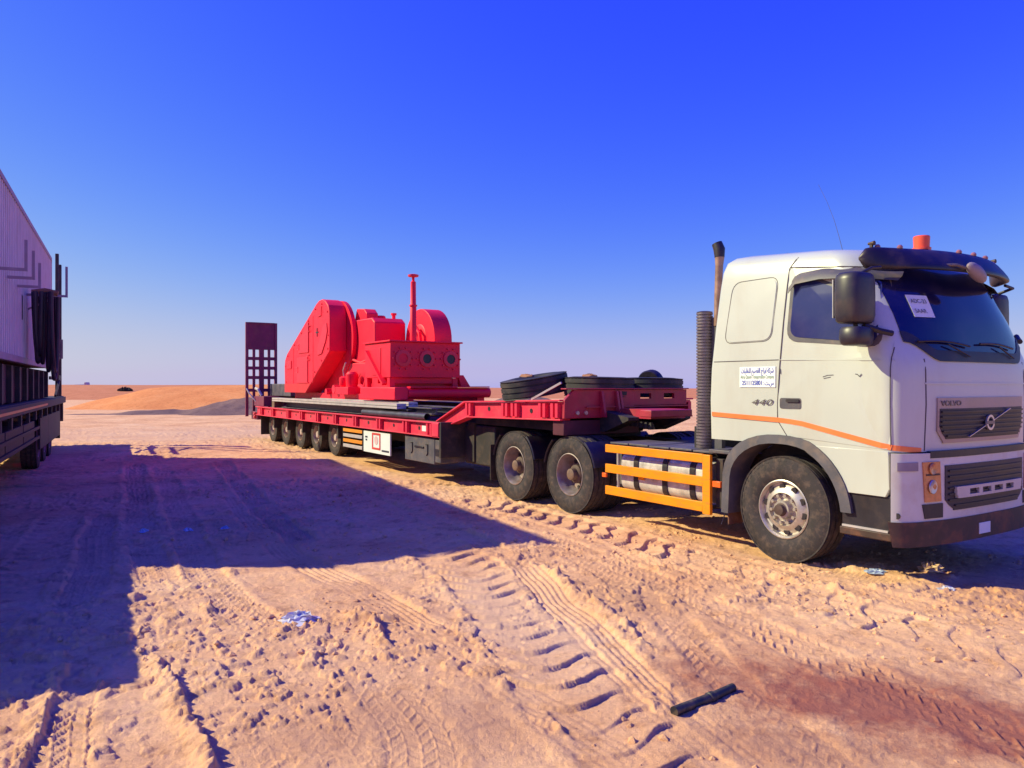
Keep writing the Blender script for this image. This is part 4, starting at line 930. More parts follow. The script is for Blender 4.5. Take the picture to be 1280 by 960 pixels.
# ================================================================== LOWBED TRAILER (same axis as the tractor)
trl = empty('lowbed_trailer', TO, TRZ, 'long red lowbed trailer with gooseneck and raised maroon loading ramp', 'trailer')
XF, XB, HWD = -6.85, -18.95, 1.5
for y in (-0.55, 0.55): MB().box(XB, XF, y-0.1, y+0.1, 0.55, 1.0).build('main_beam', DARKM, trl)
def planks(x0, x1, y0, y1, z, n, name, m):
    w = (y1-y0)/n
    me = MB().box(0, x1-x0, 0.006, w-0.006, 0, 0.04).mesh(name, 0)
    for i in range(n): obj(name, me, m, trl, loc=(x0, y0+i*w, z+0.004*(i % 2)))
planks(XB+0.1, XF-0.1, -1.40, 1.40, 1.045, 10, 'deck_plank', WOOD)
RIBX = [-18.35, -17.15, -15.68, -14.51, -13.26, -12.03, -10.79, -9.49, -8.24, -7.24]
rib = MB().box(-0.03, 0.03, 0, 0.065, 0, 0.20).mesh('stake_pocket', 0)
hole = MB().cyl((0, 0, 0), (0, -0.006, 0), 0.035, n=12).mesh('lashing_hole', 40)
for sg in (-1, 1):
    def Yp(a, c): return (sg*a, sg*c) if sg*a < sg*c else (sg*c, sg*a)
    y0, y1 = Yp(1.40, 1.44); MB().box(XB, XF, y0, y1, 0.87, 1.09).build('side_web', REDP, trl)
    y0, y1 = Yp(1.40, 1.51); MB().box(XB, XF, y0, y1, 1.09, 1.115).build('side_top_flange', REDP, trl, bevel=0.004)
    y0, y1 = Yp(1.40, 1.50); MB().box(XB, XF, y0, y1, 0.85, 0.87).build('side_bottom_flange', REDP, trl, bevel=0.004)
    for x in RIBX:
        for dx in (-0.07, 0.07): obj('stake_pocket', rib, REDP, trl, loc=(x+dx, 1.442 if sg > 0 else -1.507, 0.88))
    for a, c in zip(RIBX[:-1], RIBX[1:]): obj('lashing_hole', hole, BLACK, trl, loc=((a+c)/2, sg*1.4405 if sg < 0 else 1.447, 0.98))
MB().box(XF-0.02, XF+0.05, -1.49, 1.49, 0.50, 1.12).build('front_bulkhead', DARKM, trl, bevel=0.01)
MB().box(-7.12, -6.865, -1.512, -1.46, 0.865, 1.10).build('corner_gusset', REDP, trl, bevel=0.008)
# under-deck lockers along the right side
MB().box(-8.36, -7.14, -1.44, -0.95, 0.36, 0.82).build('tool_locker', PLAST, trl, bevel=0.012)
MB().box(-7.12, -6.90, -1.44, -0.95, 0.40, 0.80).build('tool_locker', PLAST, trl, bevel=0.012)
MB().box(-7.10, -6.92, -1.449, -1.441, 0.52, 0.64).build('locker_vent', BLACK, trl)
for x in (-8.05, -7.42): 
    b = MB(); b.tube([(x-0.06, -1.447, 0.70), (x+0.03, -1.447, 0.70), (x+0.03, -1.447, 0.54), (x-0.02, -1.447, 0.50)], 0.011, 6); b.build('locker_latch', BLACK, trl)
MB().box(-7.92, -7.55, -1.456, -1.442, 0.62, 0.655).build('locker_handle', BLACK, trl, bevel=0.004)
pc = MB().box(-10.42, -9.05, -1.44, -1.41, 0.36, 0.80).build('side_placard', PAPER, trl, bevel=0.004)
b = MB().plate_holes(-9.95, -9.52, 0.44, 0.78, [(-9.90, -9.57, 0.48, 0.74)], 'y', -1.447, -1.441); b.build('placard_red_frame', REDSTR, pc)
MB().cyl((-9.735, -1.446, 0.63), (-9.735, -1.441, 0.63), 0.09, n=16).build('placard_symbol', mat('pale_pink_print', (0.70, 0.45, 0.48), 0.6, var=0.1), pc)
for z0, x0, x1 in ((0.66, -10.32, -10.2), (0.60, -10.3, -10.22), (0.42, -9.45, -9.1)): MB().box(x0, x1, -1.446, -1.441, z0, z0+0.035).build('placard_mark', INKK, pc)
for i in range(4):
    z = 0.38+i*0.115
    MB().box(-11.62, -10.50, -1.445, -1.40, z, z+0.07).build('side_guard_slat', YELLOW if i in (1, 3) else STEEL, trl, bevel=0.004)
for x in (-11.63, -10.47): MB().box(x-0.015, x+0.015, -1.44, -1.38, 0.36, 0.86).build('side_guard_post', DARKM, trl)
MB().box(-7.62, -7.36, -1.4475, -1.4405, 0.93, 1.03).build('reflector_patch', PAPER, trl); MB().box(-7.33, -7.14, -1.4475, -1.4405, 0.93, 1.03).build('reflector_patch', PAPER, trl)
# five axles
for i in range(5):
    x = -12.74-1.31*i; zg = 0.085
    MB().cyl((x, -1.2, 0.42+zg), (x, 1.2, 0.42+zg), 0.07, n=10).build('axle', DARKM, trl)
    for sg in (-1, 1):
        add_wheel(PW_T, trl, x, sg*1.13, 0.42+zg, sg > 0, random.random()*3); add_wheel(PW_T, trl, x, sg*0.86, 0.42+zg, sg < 0, random.random()*3)
        y0, y1 = (0.75, 1.38) if sg > 0 else (-1.38, -0.75)
        MB().box(x+0.53, x+0.62, y0, y1, 0.52, 0.86).build('wheel_divider', DARKM, trl)
for y in (-1.05, 1.05): MB().box(-18.72, -18.70, y-0.35, y+0.35, 0.26, 0.86).build('mudflap', DARKM, trl)
# tail: bumper frame, light bar, raised deck box and upright ramps
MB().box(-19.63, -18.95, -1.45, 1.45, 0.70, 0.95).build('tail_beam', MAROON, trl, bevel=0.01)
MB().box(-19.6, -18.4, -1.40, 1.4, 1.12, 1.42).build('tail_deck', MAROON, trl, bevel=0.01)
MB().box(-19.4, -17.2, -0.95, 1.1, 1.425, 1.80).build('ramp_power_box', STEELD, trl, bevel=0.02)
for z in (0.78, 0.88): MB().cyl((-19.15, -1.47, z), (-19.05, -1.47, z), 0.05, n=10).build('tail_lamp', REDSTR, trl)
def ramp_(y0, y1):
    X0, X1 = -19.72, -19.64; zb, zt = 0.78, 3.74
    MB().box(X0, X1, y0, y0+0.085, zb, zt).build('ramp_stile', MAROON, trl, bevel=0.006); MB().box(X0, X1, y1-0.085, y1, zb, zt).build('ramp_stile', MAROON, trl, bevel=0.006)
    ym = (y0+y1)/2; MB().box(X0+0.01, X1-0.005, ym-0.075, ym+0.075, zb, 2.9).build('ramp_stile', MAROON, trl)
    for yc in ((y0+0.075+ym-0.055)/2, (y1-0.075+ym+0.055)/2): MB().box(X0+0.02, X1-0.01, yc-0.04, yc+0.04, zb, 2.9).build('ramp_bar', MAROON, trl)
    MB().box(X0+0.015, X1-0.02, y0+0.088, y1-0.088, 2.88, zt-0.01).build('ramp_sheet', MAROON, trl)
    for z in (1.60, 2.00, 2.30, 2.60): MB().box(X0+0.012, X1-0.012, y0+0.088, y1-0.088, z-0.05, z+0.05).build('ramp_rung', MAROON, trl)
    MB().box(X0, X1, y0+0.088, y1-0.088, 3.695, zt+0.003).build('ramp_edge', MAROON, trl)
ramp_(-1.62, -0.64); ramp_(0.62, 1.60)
MB().tube([(-19.3, -1.35, 1.2), (-19.5, -1.55, 1.5), (-19.62, -1.6, 1.65)], 0.025, 8).build('ramp_strut', STEEL, trl)
MB().tube([(-19.0, -1.3, 1.43), (-19.1, -1.38, 1.62), (-19.3, -1.4, 1.66)], 0.045, 8).build('ramp_cylinder', STEEL, trl)
# gooseneck
for y in (-0.5, 0.5):
    MB().prism([(-7.2, 0.75), (-6.6, 1.02), (-3.5, 1.10), (-3.0, 1.28), (-3.0, 1.32), (-3.57, 1.40), (-7.2, 1.40)], 'y', y-0.10, y+0.10).build('neck_beam', DARKM if y else REDP, trl)
for sg in (-1, 1):
    def Yp(a, c): return (sg*a, sg*c) if sg*a < sg*c else (sg*c, sg*a)
    up = [(-7.30, 0.98), (-6.25, 1.245), (-3.62, 1.295), (-3.62, 1.535), (-6.30, 1.465), (-7.30, 1.10)]
    y0, y1 = Yp(1.20, 1.245); MB().prism(up, 'y', y0, y1).build('neck_side_web', REDP, trl)
    y0, y1 = Yp(1.12, 1.31); MB().prism([(-7.34, 1.10), (-6.31, 1.47), (-3.62, 1.54), (-3.62, 1.565), (-6.33, 1.495), (-7.34, 1.125)], 'y', y0, y1).build('neck_top_flange', REDP, trl, bevel=0.004)
    y0, y1 = Yp(1.12, 1.30); MB().prism([(-7.30, 0.955), (-6.24, 1.222), (-3.62, 1.27), (-3.62, 1.292), (-6.25, 1.243), (-7.30, 0.977)], 'y', y0, y1).build('neck_bottom_flange', REDP, trl, bevel=0.004)
    for x in (-6.18, -5.05, -4.78, -4.05, -3.75):
        for dx in (-0.055, 0.055): obj('stake_pocket', rib, REDP, trl, loc=(x+dx, 1.247 if sg > 0 else -1.312, 1.262+0.019*(x+6.25)))
    for x in (-5.6, -4.4): obj('lashing_hole', hole, BLACK, trl, loc=(x, sg*1.2455 if sg < 0 else 1.252, 1.385))
MB().prism([(-6.3, 1.43), (-3.62, 1.50), (-3.62, 1.53), (-6.3, 1.46)], 'y', -1.195, 1.195).build('neck_deck', REDP, trl)
MB().box(-6.95, -3.9, -1.0, 1.0, 1.10, 1.25).build('neck_underframe', DARKM, trl)
MB().box(-3.86, -3.60, -1.25, 0.15, 1.06, 1.27).build('neck_front_box', mat('dark_maroon_steel', (0.085, 0.010, 0.030), 0.6, var=0.3), trl, bevel=0.01)
# front cross-beam: deep on the right side, shallow with two slots on the left
MRN = mat('shaded_crossbeam_red', (0.38, 0.010, 0.045), 0.5, var=0.2, dirt=(0.4, 0.14, 0.1), dirt_amt=0.3)  # darker trailer red: shade of the front-facing faces put into the colour
MB().prism([(-1.27, 1.30), (0.10, 1.30), (0.02, 1.46), (0.0, 1.70), (-1.10, 1.70), (-1.26, 1.56)], 'x', -3.615, -3.56).build('crossbeam', MRN, trl, bevel=0.006)
b = MB().plate_holes(0.004, 1.10, 1.47, 1.70, [(0.14, 0.36, 1.565, 1.645), (0.62, 0.84, 1.565, 1.645)], 'x', -3.612, -3.563); b.build('crossbeam', MRN, trl, smooth=0)
MB().box(-3.66, -3.53, -1.26, 1.12, 1.705, 1.722).build('crossbeam_cap', MRN, trl, bevel=0.004)
MB().box(-3.56, -3.52, -0.9, 1.1, 1.445, 1.463).build('crossbeam_ledge', MRN, trl)
for y in (-0.62, -0.34, -0.28): MB().prism([(-3.557, 1.31), (-3.44, 1.31), (-3.52, 1.68), (-3.557, 1.68)], 'y', y-0.02, y+0.02).build('crossbeam_gusset', MRN, trl)
for y in (-1.05, -0.90): MB().cyl((-3.56, y, 1.375), (-3.535, y, 1.375), 0.028, n=12).build('marker_lamp', SILVER, trl)
MB().box(-2.82, -2.60, -0.55, 0.22, 1.335, 1.43).build('kingpin_nose', MRN, trl, bevel=0.01)
MB().box(-3.56, -2.842, -0.33, 0.33, 1.30, 1.43).build('nose_beam', MRN, trl)
MB().cyl((-4.2, 0, 1.17), (-4.2, 0, 1.27), 0.05, n=12).build('kingpin', STEEL, trl)
MB().box(-4.9, -3.5, -0.6, 0.6, 1.175, 1.20).build('kingpin_plate', DARKM, trl)
# landing gear and pipes in the dark space under the neck
for y in (-0.95, 0.95): MB().box(-6.62, -6.42, y-0.1, y+0.1, 0.45, 1.12).build('landing_leg', DARKM, trl)
MB().cyl((-6.5, -0.5, 0.75), (-6.5, 0.5, 0.75), 0.16, n=16).build('air_reservoir', PLAST, trl)
MB().box(-6.80, -5.80, -1.02, -0.20, 0.40, 1.08).build('power_pack_dark_fill', DARKM, trl, bevel=0.03)  # equipment block that also fills the shadowed gap with dark
MB().box(-5.78, -5.55, -0.75, 0.35, 0.6, 0.95).build('valve_block', DARKM, trl, bevel=0.02)

# ---- spare tyres and odds on the gooseneck deck
def W2(x, y, z): c, s_ = math.cos(TRZ), math.sin(TRZ); return (TO[0]+x*c-y*s_, TO[1]+x*s_+y*c, z)
T_SP = T_BIG.copy(); T_SP.materials.clear(); T_SP.materials.append(RUBBER2)
def spare(x, y, z, nrm, label):
    o = bpy.data.objects.new('spare_tyre', T_SP); COL.objects.link(o); o.location = W2(x, y, z)
    o.rotation_euler = Vector(nrm).to_track_quat('Y', 'Z').to_euler(); return tag(o, label, 'tyre', 'spare tyres on the gooseneck')
spare(-4.90, -0.84, 1.755, (-0.17, -0.06, 1), 'black spare tyre tilted against the others, nearest the red machine')
spare(-4.08, -0.22, 1.735, (0.02, 0.0, 1), 'black spare tyre lying flat between the tilted tyre and the last one')
spare(-4.16, 0.885, 1.725, (0.01, 0.02, 1), 'black spare tyre lying flat nearest the white cab')
drum = MB().lathe([(0.0005, 0.02), (0.10, 0.02), (0.12, 0), (0.20, 0.0), (0.215, 0.03), (0.20, 0.16), (0.15, 0.20), (0.0005, 0.20)], (0, 0, 0), 'y', 28).build('brake_drum', BLACK, None, label='small black wheel drum standing behind the flat spare tyres', cat='drum')
drum.location = W2(-4.35, 1.05, 1.79); drum.rotation_euler = (0.25, 0.1, TRZ+0.4)
def rag(name, x, y, z, sx, sy, sz, label):
    b = MB(); n, m = 14, 8
    for i in range(m+1):
        for j in range(n):
            ph = PI/2*i/m; t = 2*PI*j/n; r = 1+0.35*(float(vnoise(np.array([j*0.9+x]), np.array([i*0.8+y]))[0])-0.5)
            b.v.append((sx*math.cos(ph)*math.cos(t)*r, sy*math.cos(ph)*math.sin(t)*r, sz*math.sin(ph)*r*(0.8+0.4*random.random())))
    for i in range(m):
        for j in range(n): b.f.append((i*n+j, i*n+(j+1) % n, (i+1)*n+(j+1) % n, (i+1)*n+j))
    b.f.append(tuple(range(n))[::-1])
    o = b.build(name, CLOTH, None, smooth=60, label=label, cat='rag'); o.location = W2(x, y, z); o.rotation_euler = (0, 0, TRZ); return o
rag('brown_rag', -4.15, -0.35, 1.875, 0.15, 0.11, 0.06, 'crumpled brown rag on the middle flat spare tyre')
rag('brown_rag', -4.95, -0.95, 1.89, 0.16, 0.10, 0.045, 'flat brown rag on the tilted spare tyre')
lb = MB().bar(W2(-4.62, -1.20, 1.50), W2(-4.02, -0.98, 1.80), 0.03, 0.03).build('lashing_bar', STEEL, None, label='grey steel bar leaning on the spare tyres', cat='bar')

# ================================================================== RED MACHINE ON THE LOWBED
mc = empty('red_pump_machine', W2(-12.5, 0, 1.12)[:2]+(0.0,), TRZ, 'big bright red pump machine with sloped belt guard loaded on the trailer', 'machine')
mc.location = TO                      # parts below use the trailer's own axes
BASE = 1.56
# belt guard: pointed-arch face towards the camera side, 0.42 deep
gp = [(-16.92, BASE), (-16.95, 2.30), (-16.90, 2.48), (-16.72, 2.64), (-14.20, 3.84), (-13.98, 3.91), (-13.75, 3.92), (-13.52, 3.86), (-13.33, 3.74), (-13.23, 3.58), (-13.20, 3.4), (-13.20, 2.60), (-15.05, BASE)]
g = MB().prism(gp, 'y', -1.20, -0.76).build('belt_guard', MRED, mc, smooth=25, bevel=0.02)
def hatch(poly, name='guard_hatch'): return MB().prism(poly, 'y', -1.222, -1.2025).build(name, MREDD, g, bevel=0.004)
hatch(rrect([(-15.62, 2.62), (-14.78, 2.62), (-14.78, 3.42), (-15.60, 2.95)], 0.03)); hatch(rrect([(-15.75, 1.82), (-14.85, 1.82), (-14.85, 2.52), (-15.75, 2.50)], 0.03)); hatch([(-16.70, 2.22), (-16.28, 2.22), (-16.28, 2.44), (-16.70, 2.44)])
cr = [(-13.38, 3.30), (-13.62, 3.25), (-13.85, 2.95), (-14.05, 2.72), (-14.05, 2.52), (-13.75, 2.55), (-13.45, 2.85), (-13.33, 3.1)]
hatch(cr, 'crescent_hatch')
for x, z in ((-14.78, 3.17), (-15.70, 2.72), (-14.85, 2.42), (-15.80, 2.10)): 
    b = MB(); b.tube([(x, -1.225, z), (x+0.16, -1.225, z), (x+0.16, -1.225, z+0.14), (x, -1.225, z+0.14)], 0.010, 6); b.build('hatch_hinge', MREDD, g)
b = MB().box(-14.22, -14.00, -1.212, -1.203, 3.095, 3.125); b.build('lift_mark', INKK, g); MB().box(-14.125, -14.095, -1.2165, -1.203, 3.0, 3.22).build('lift_mark', INKK, g)
b = MB(); b.tube([(-14.02, -1.215, 3.50), (-13.78, -1.215, 3.52), (-13.76, -1.215, 3.75)], 0.010, 6); b.build('lift_lug', MREDD, g)
MB().prism([(-16.90, BASE), (-16.90, 1.80), (-14.62, 1.80), (-15.05, BASE)], 'y', -1.212, -1.203).build('guard_kick_plate', mat('guard_base_red', (0.70, 0.008, 0.02), 0.4, var=0.08), g)
gb = MB().cyl((0, -1.2, 0), (0, -1.222, 0), 0.022, n=8).mesh('guard_bolt', 40)
edge = [(-16.80, 1.85), (-16.80, 2.30), (-16.62, 2.58), (-16.0, 2.87), (-15.4, 3.16), (-14.8, 3.45), (-14.25, 3.71), (-13.75, 3.80), (-13.36, 3.58), (-13.30, 3.0), (-13.32, 2.66), (-13.8, 2.38), (-14.3, 2.10), (-14.8, 1.83)]
for x, z in edge: obj('guard_bolt', gb, MREDD, g, loc=(x, 0, z))
for x in (-14.45, -16.1): MB().box(x-0.012, x+0.012, -1.208, -1.2015, 1.82, 2.78 if x < -15 else 3.55).build('weld_seam', MREDD, g)
# gearbox / drum body behind
MB().lathe([(0.0005, -0.757), (0.98, -0.757), (0.98, -0.66), (0.80, -0.648)], (-13.75, 0, 2.92), 'y', 44).build('drum_flange', MRED, mc)
MB().prism([(-14.6, BASE), (-14.6, 2.4), (-13.6, 3.0), (-13.4, 3.25), (-13.0, 3.36), (-11.90, 3.35), (-11.72, 3.24), (-11.68, BASE)], 'y', -0.645, 0.15).build('crankcase', MRED, mc, smooth=25, bevel=0.03)
MB().box(-15.0, -11.3, -0.74, -0.65, BASE, 2.3).build('guard_backing', MREDD, mc, bevel=0.02)
MB().prism([(-13.25, 3.34), (-12.45, 3.34), (-12.45, 3.50), (-12.62, 3.62), (-13.1, 3.66)], 'y', -0.54, -0.24).build('inspection_cover', MRED, mc, bevel=0.02)
MB().lathe([(0.12, 0), (0.13, 0.09), (0.10, 0.12)], (-12.6, -0.12, 3.35), 'z', 20).build('breather_cap', MRED, mc)
MB().lathe([(0.045, 0), (0.045, 0.12), (0.07, 0.12), (0.07, 0.17)], (-12.3, 0.10, 3.35), 'z', 14).build('vent_pipe', MRED, mc)
# round flywheel guard on the far side
fp = [(-11.72+0.0, 1.75)]+[(-11.0+0.76*math.cos(math.radians(a)), 2.76+0.76*math.sin(math.radians(a))) for a in range(180, -1, -9)]+[(-10.24, 1.75)]
fg = MB().prism(fp, 'y', 0.16, 0.60).build('flywheel_guard', MRED, mc, smooth=25, bevel=0.015)
MB().lathe([(0.0005, -0.012), (0.30, -0.012), (0.33, 0.0)], (-11.0, 0.158, 2.84), 'y', 28).build('shaft_cover', MREDD, fg)
b = MB(); b.tube([(-11.18, 0.05, 3.02), (-10.95, 0.05, 3.08), (-10.78, 0.05, 2.95), (-10.75, 0.08, 2.62)], 0.045, 10); b.build('oil_pipe', MRED, mc)
# fluid-end box with three portholes, standing on a leg frame
b = MB(); bx = MB().box(-10.98, -9.62, -1.18, 0.46, 1.92, 2.66).build('fluid_end', MRED, mc, bevel=0.012)
MB().box(-11.02, -9.57, -1.22, 0.50, 2.662, 2.695).build('fluid_end_lid', MRED, bx, bevel=0.006)
for k, y in enumerate((-0.90, -0.35, 0.22)):
    MB().lathe([(0.10, 0.0), (0.175, 0.0), (0.175, 0.03), (0.10, 0.035)], (-9.62, y, 2.32), 'x', 26, closed=True).build('port_ring', MREDD, bx)
    MB().cyl((-9.619, y, 2.32), (-9.60, y, 2.32), 0.10, n=20).build('painted_port_hole', BLACK if k else MRED, bx)  # discs painted black for dark holes, first red for sun showing through
    bolt = MB().cyl((-9.62, 0, 0), (-9.585, 0, 0), 0.018, n=8).mesh('bolt', 40)
    for j in range(10):
        t = 2*PI*j/10; obj('bolt', bolt, MREDD, bx, loc=(0, y+0.225*math.cos(t), 2.32+0.225*math.sin(t)))
MB().box(-10.60, -10.10, -1.195, -1.182, 1.98, 2.55).build('side_panel', MRED, bx, bevel=0.004)
MB().bar((-10.78, -1.21, 2.50), (-9.85, -1.21, 1.78), 0.05, 0.11, up=(0, 1, 0)).build('diagonal_brace', MRED, bx)
for x in (-10.92, -9.72): MB().box(x-0.06, x+0.06, -1.18, -1.06, BASE+0.1, 1.915).build('frame_leg', MRED, mc)
for x in (-10.92, -9.72): MB().box(x-0.06, x+0.06, 0.30, 0.42, BASE+0.1, 1.915).build('frame_leg', MRED, mc)
MB().prism([(0.42, 1.98), (0.56, 1.98), (0.74, BASE+0.16), (0.50, BASE+0.16)], 'x', -9.80, -9.64).build('outrigger_leg', MRED, mc, bevel=0.01)
MB().box(-10.85, -9.85, -1.10, 0.35, 1.66, 1.80).build('inner_frame', MREDD, mc)
MB().box(-9.73, -9.68, -1.05, 0.29, 1.80, 1.912).build('frame_rail', MRED, mc)
# skid
MB().box(-11.1, -9.25, -1.25, -0.95, 1.46, 1.72).build('skid_block', MRED, mc, bevel=0.02)
MB().cyl((-9.35, -0.94, 1.60), (-9.35, 1.02, 1.60), 0.105, n=20).build('skid_tube', MRED, mc)
MB().box(-9.46, -9.24, -0.90, 0.98, 1.712, 1.735).build('skid_tube_ledge', MRED, mc)
for y in (-0.85, 0.85): MB().box(-16.8, -9.4, y-0.09, y+0.09, 1.40, BASE).build('skid_beam', MRED, mc)
# mast
ms = MB().tube([(-9.85, -0.55, 2.69), (-9.85, -0.55, 3.45), (-9.85, -0.55, 3.46), (-9.85, -0.55, 3.96), (-9.85, -0.55, 3.98), (-9.85, -0.55, 4.06)], [0.072, 0.066, 0.060, 0.056, 0.03, 0.028], 16).build('vent_mast', MRED, mc)
MB().lathe([(0.06, 0), (0.11, 0.01), (0.115, 0.05), (0.06, 0.065)], (-9.85, -0.55, 4.06), 'z', 16).build('mast_cap', MREDD, ms)
MB().lathe([(0.085, 0), (0.085, 0.03)], (-9.85, -0.55, 3.44), 'z', 16).build('mast_collar', MRED, ms)
# small pump, valves and pipework between guard and box
MB().box(-12.95, -12.1, -1.15, -0.75, BASE-0.02, 1.72).build('pump_base', MRED, mc, bevel=0.01)
MB().lathe([(0.14, 0), (0.15, 0.30), (0.10, 0.36)], (-12.35, -0.95, 1.72), 'z', 16).build('small_pump', MRED, mc)
MB().lathe([(0.10, 0), (0.13, 0.05), (0.13, 0.22), (0.07, 0.26)], (-12.75, -0.98, 1.72), 'z', 14).build('valve_body', MRED, mc)
MB().tube([(-12.75, -1.0, 1.98), (-12.75, -1.02, 2.12), (-12.55, -1.03, 2.3)], 0.018, 8).build('valve_lever', STEEL, mc)
MB().cyl((-13.35, -1.05, 1.66), (-13.35, -0.75, 1.66), 0.11, n=16).build('pulley', MREDD, mc)
MB().cyl((-13.9, -1.05, 1.60), (-13.9, -0.8, 1.60), 0.08, n=14).build('skid_roller', MRED, mc)
MB().tube([(-12.0, -0.9, 1.75), (-11.6, -0.95, 1.70), (-11.3, -1.0, 1.90), (-11.1, -1.0, 2.05)], 0.05, 10).build('suction_pipe', MRED, mc)
MB().tube([(-13.3, -0.72, 2.45), (-12.4, -0.70, 2.30), (-11.6, -0.66, 2.42)], 0.035, 8).build('lube_pipe', MREDD, mc)

# ---- steel stock lying on the lowbed under the machine
def hbeam(name, x0, x1, y, z, w, h, m, label, rz=0.0):
    b = MB(); t = 0.018 if m is STEELD else 0.045
    b.box(x0, x1, -w/2, w/2, 0, t); b.box(x0, x1, -w/2, w/2, h-t, h); b.box(x0, x1, -t/2, t/2, t, h-t)
    o = b.build(name, m, None, smooth=0, label=label, cat='steel beam', group='steel beams on the lowbed', kind='thing')
    o.location = W2(0, y, z); o.rotation_euler = (0, 0, TRZ+rz); return o
hbeam('steel_beam', -17.4, -8.75, -1.33, 1.30, 0.20, 0.10, STEEL, 'long pale grey steel beam along the trailer edge under the machine')
hbeam('steel_beam', -14.6, -8.75, -1.08, 1.33, 0.20, 0.10, STEEL, 'shorter grey steel beam just inside the long pale one')
hbeam('steel_beam', -9.9, -7.7, -1.10, 1.22, 0.22, 0.12, STEELD, 'dark steel beam end sticking out towards the gooseneck, outer one')
hbeam('steel_beam', -9.9, -7.35, -0.78, 1.24, 0.22, 0.12, STEELD, 'dark steel beam end sticking out towards the gooseneck, inner one')
hbeam('steel_beam', -17.0, -8.6, 0.4, 1.125, 0.3, 0.265, STEELD, 'dark deep steel beam lying beneath the middle of the machine')
hbeam('steel_beam', -17.0, -8.6, -1.12, 1.125, 0.3, 0.165, STEELD, 'dark steel beam on the deck carrying the pale beams')
b = MB(); b.tube([(-10.6, 0, 0), (-7.58, 0, 0)], 0.065, 18, caps=False); b.tube([(-7.58, 0, 0), (-10.6, 0, 0)], 0.055, 18, caps=False)
pp_ = b.build('steel_pipe', mat('bluish_pipe', (0.06, 0.055, 0.09), 0.45, metal=0.3, var=0.3), None, label='dark open-ended steel pipe on the deck near the gooseneck', cat='pipe'); pp_.location = W2(0, -1.36, 1.185); pp_.rotation_euler = (0, 0, TRZ)
MB().box(-17.45, -17.2, -1.42, -1.15, 1.115, 1.29).build('timber_block', WOOD, None, label='timber block under the rear end of the long beam', cat='block').location = TO
bpy.data.objects['timber_block'].rotation_euler = (0, 0, TRZ)

# ================================================================== LEFT VEHICLE: cabin on a trailer, in shade
LA = math.atan2(-0.891, 0.453); LO = (-10.96, 18.1, 0.0)     # local x runs along its side towards the camera, local +y is its camera-facing side
def WL(x, y, z): c, s_ = math.cos(LA), math.sin(LA); return (LO[0]+x*c-y*s_, LO[1]+x*s_+y*c, z)
cb = empty('portable_cabin', LO, LA, 'cream corrugated portable cabin riding high on the parked trailer at the left', 'cabin')
CL, CT, CBt = 10.35, 4.78, 2.14
def corr(name, x0, x1, y, z0, z1, sgn):
    b = MB(); p = 0.20; n = int((x1-x0)/p); xs = []
    for i in range(n):
        a = x0+i*(x1-x0)/n; w = (x1-x0)/n
        xs += [(a, 0.0), (a+w*0.35, 0.0), (a+w*0.42, 0.07), (a+w*0.93, 0.07)]
    xs.append((x1, 0.0)); k = len(xs)
    for z in (z0, z1):
        for x, d in xs: b.v.append((x, y-sgn*d, z))
    for z in (z0, z1):
        for x, d in xs: b.v.append((x, y-sgn*(d+0.01), z))
    for i in range(k-1): b.f += [(i, i+1, k+i+1, k+i), (2*k+i, 3*k+i, 3*k+i+1, 2*k+i+1)]
    return b.build(name, CABIN, cb, smooth=0)
corr('corrugated_panel', 0.06, CL-0.06, 0.0, CBt+0.10, CT-0.08, 1); corr('corrugated_panel', 0.06, CL-0.06, -2.5, CBt+0.10, CT-0.08, -1)
for x in (0.0, CL-0.03):
    MB().box(x, x+0.03, -2.44, -0.06, CBt+0.10, CT-0.08).build('end_panel', CABIN, cb)
for x in (0.0, CL-0.06):
    for y in (-2.5, -0.055): MB().box(x, x+0.06, y, y+0.06, CBt, CT).build('corner_post', CABFR, cb)
for y in (-2.505, -0.05): 
    MB().box(0.06, CL-0.06, y, y+0.06, CBt, CBt+0.10).build('bottom_rail', CABFR, cb); MB().box(0.06, CL-0.06, y, y+0.06, CT-0.08, CT).build('top_rail', CABFR, cb)
MB().box(0.0, CL, -2.44, -0.06, CT-0.09, CT-0.05).build('roof_sheet', CABIN, cb); MB().box(0.06, CL-0.06, -2.44, -0.06, CBt+0.02, CBt+0.06).build('base_sheet', CABFR, cb)
MB().prism([(0.55, CT), (0.95, CT), (0.9, CT+0.16), (0.72, CT+0.22), (0.6, CT+0.10)], 'y', -0.6, -0.25).build('roof_vent', BLACK, cb, bevel=0.02)
# pipe brackets on the side wall
for i, (x, L_, h_) in enumerate(((5.3, 0.60, 0.50), (6.6, 0.30, 0.36), (7.75, 0.32, 0.38), (8.7, 0.32, 0.38))):
    br = MB().box(x-0.02, x+0.02, 0.012, L_, 3.34, 3.38).build('bracket_arm', CABFR, cb)
    MB().box(x-0.02, x+0.02, L_+0.002, L_+0.04, 3.34, 3.39+h_).build('bracket_upright', CABFR, br)
    if i == 0: MB().bar((x, 0.03, 3.10), (x, L_*0.7, 3.32), 0.025, 0.03).build('bracket_brace', CABFR, br)
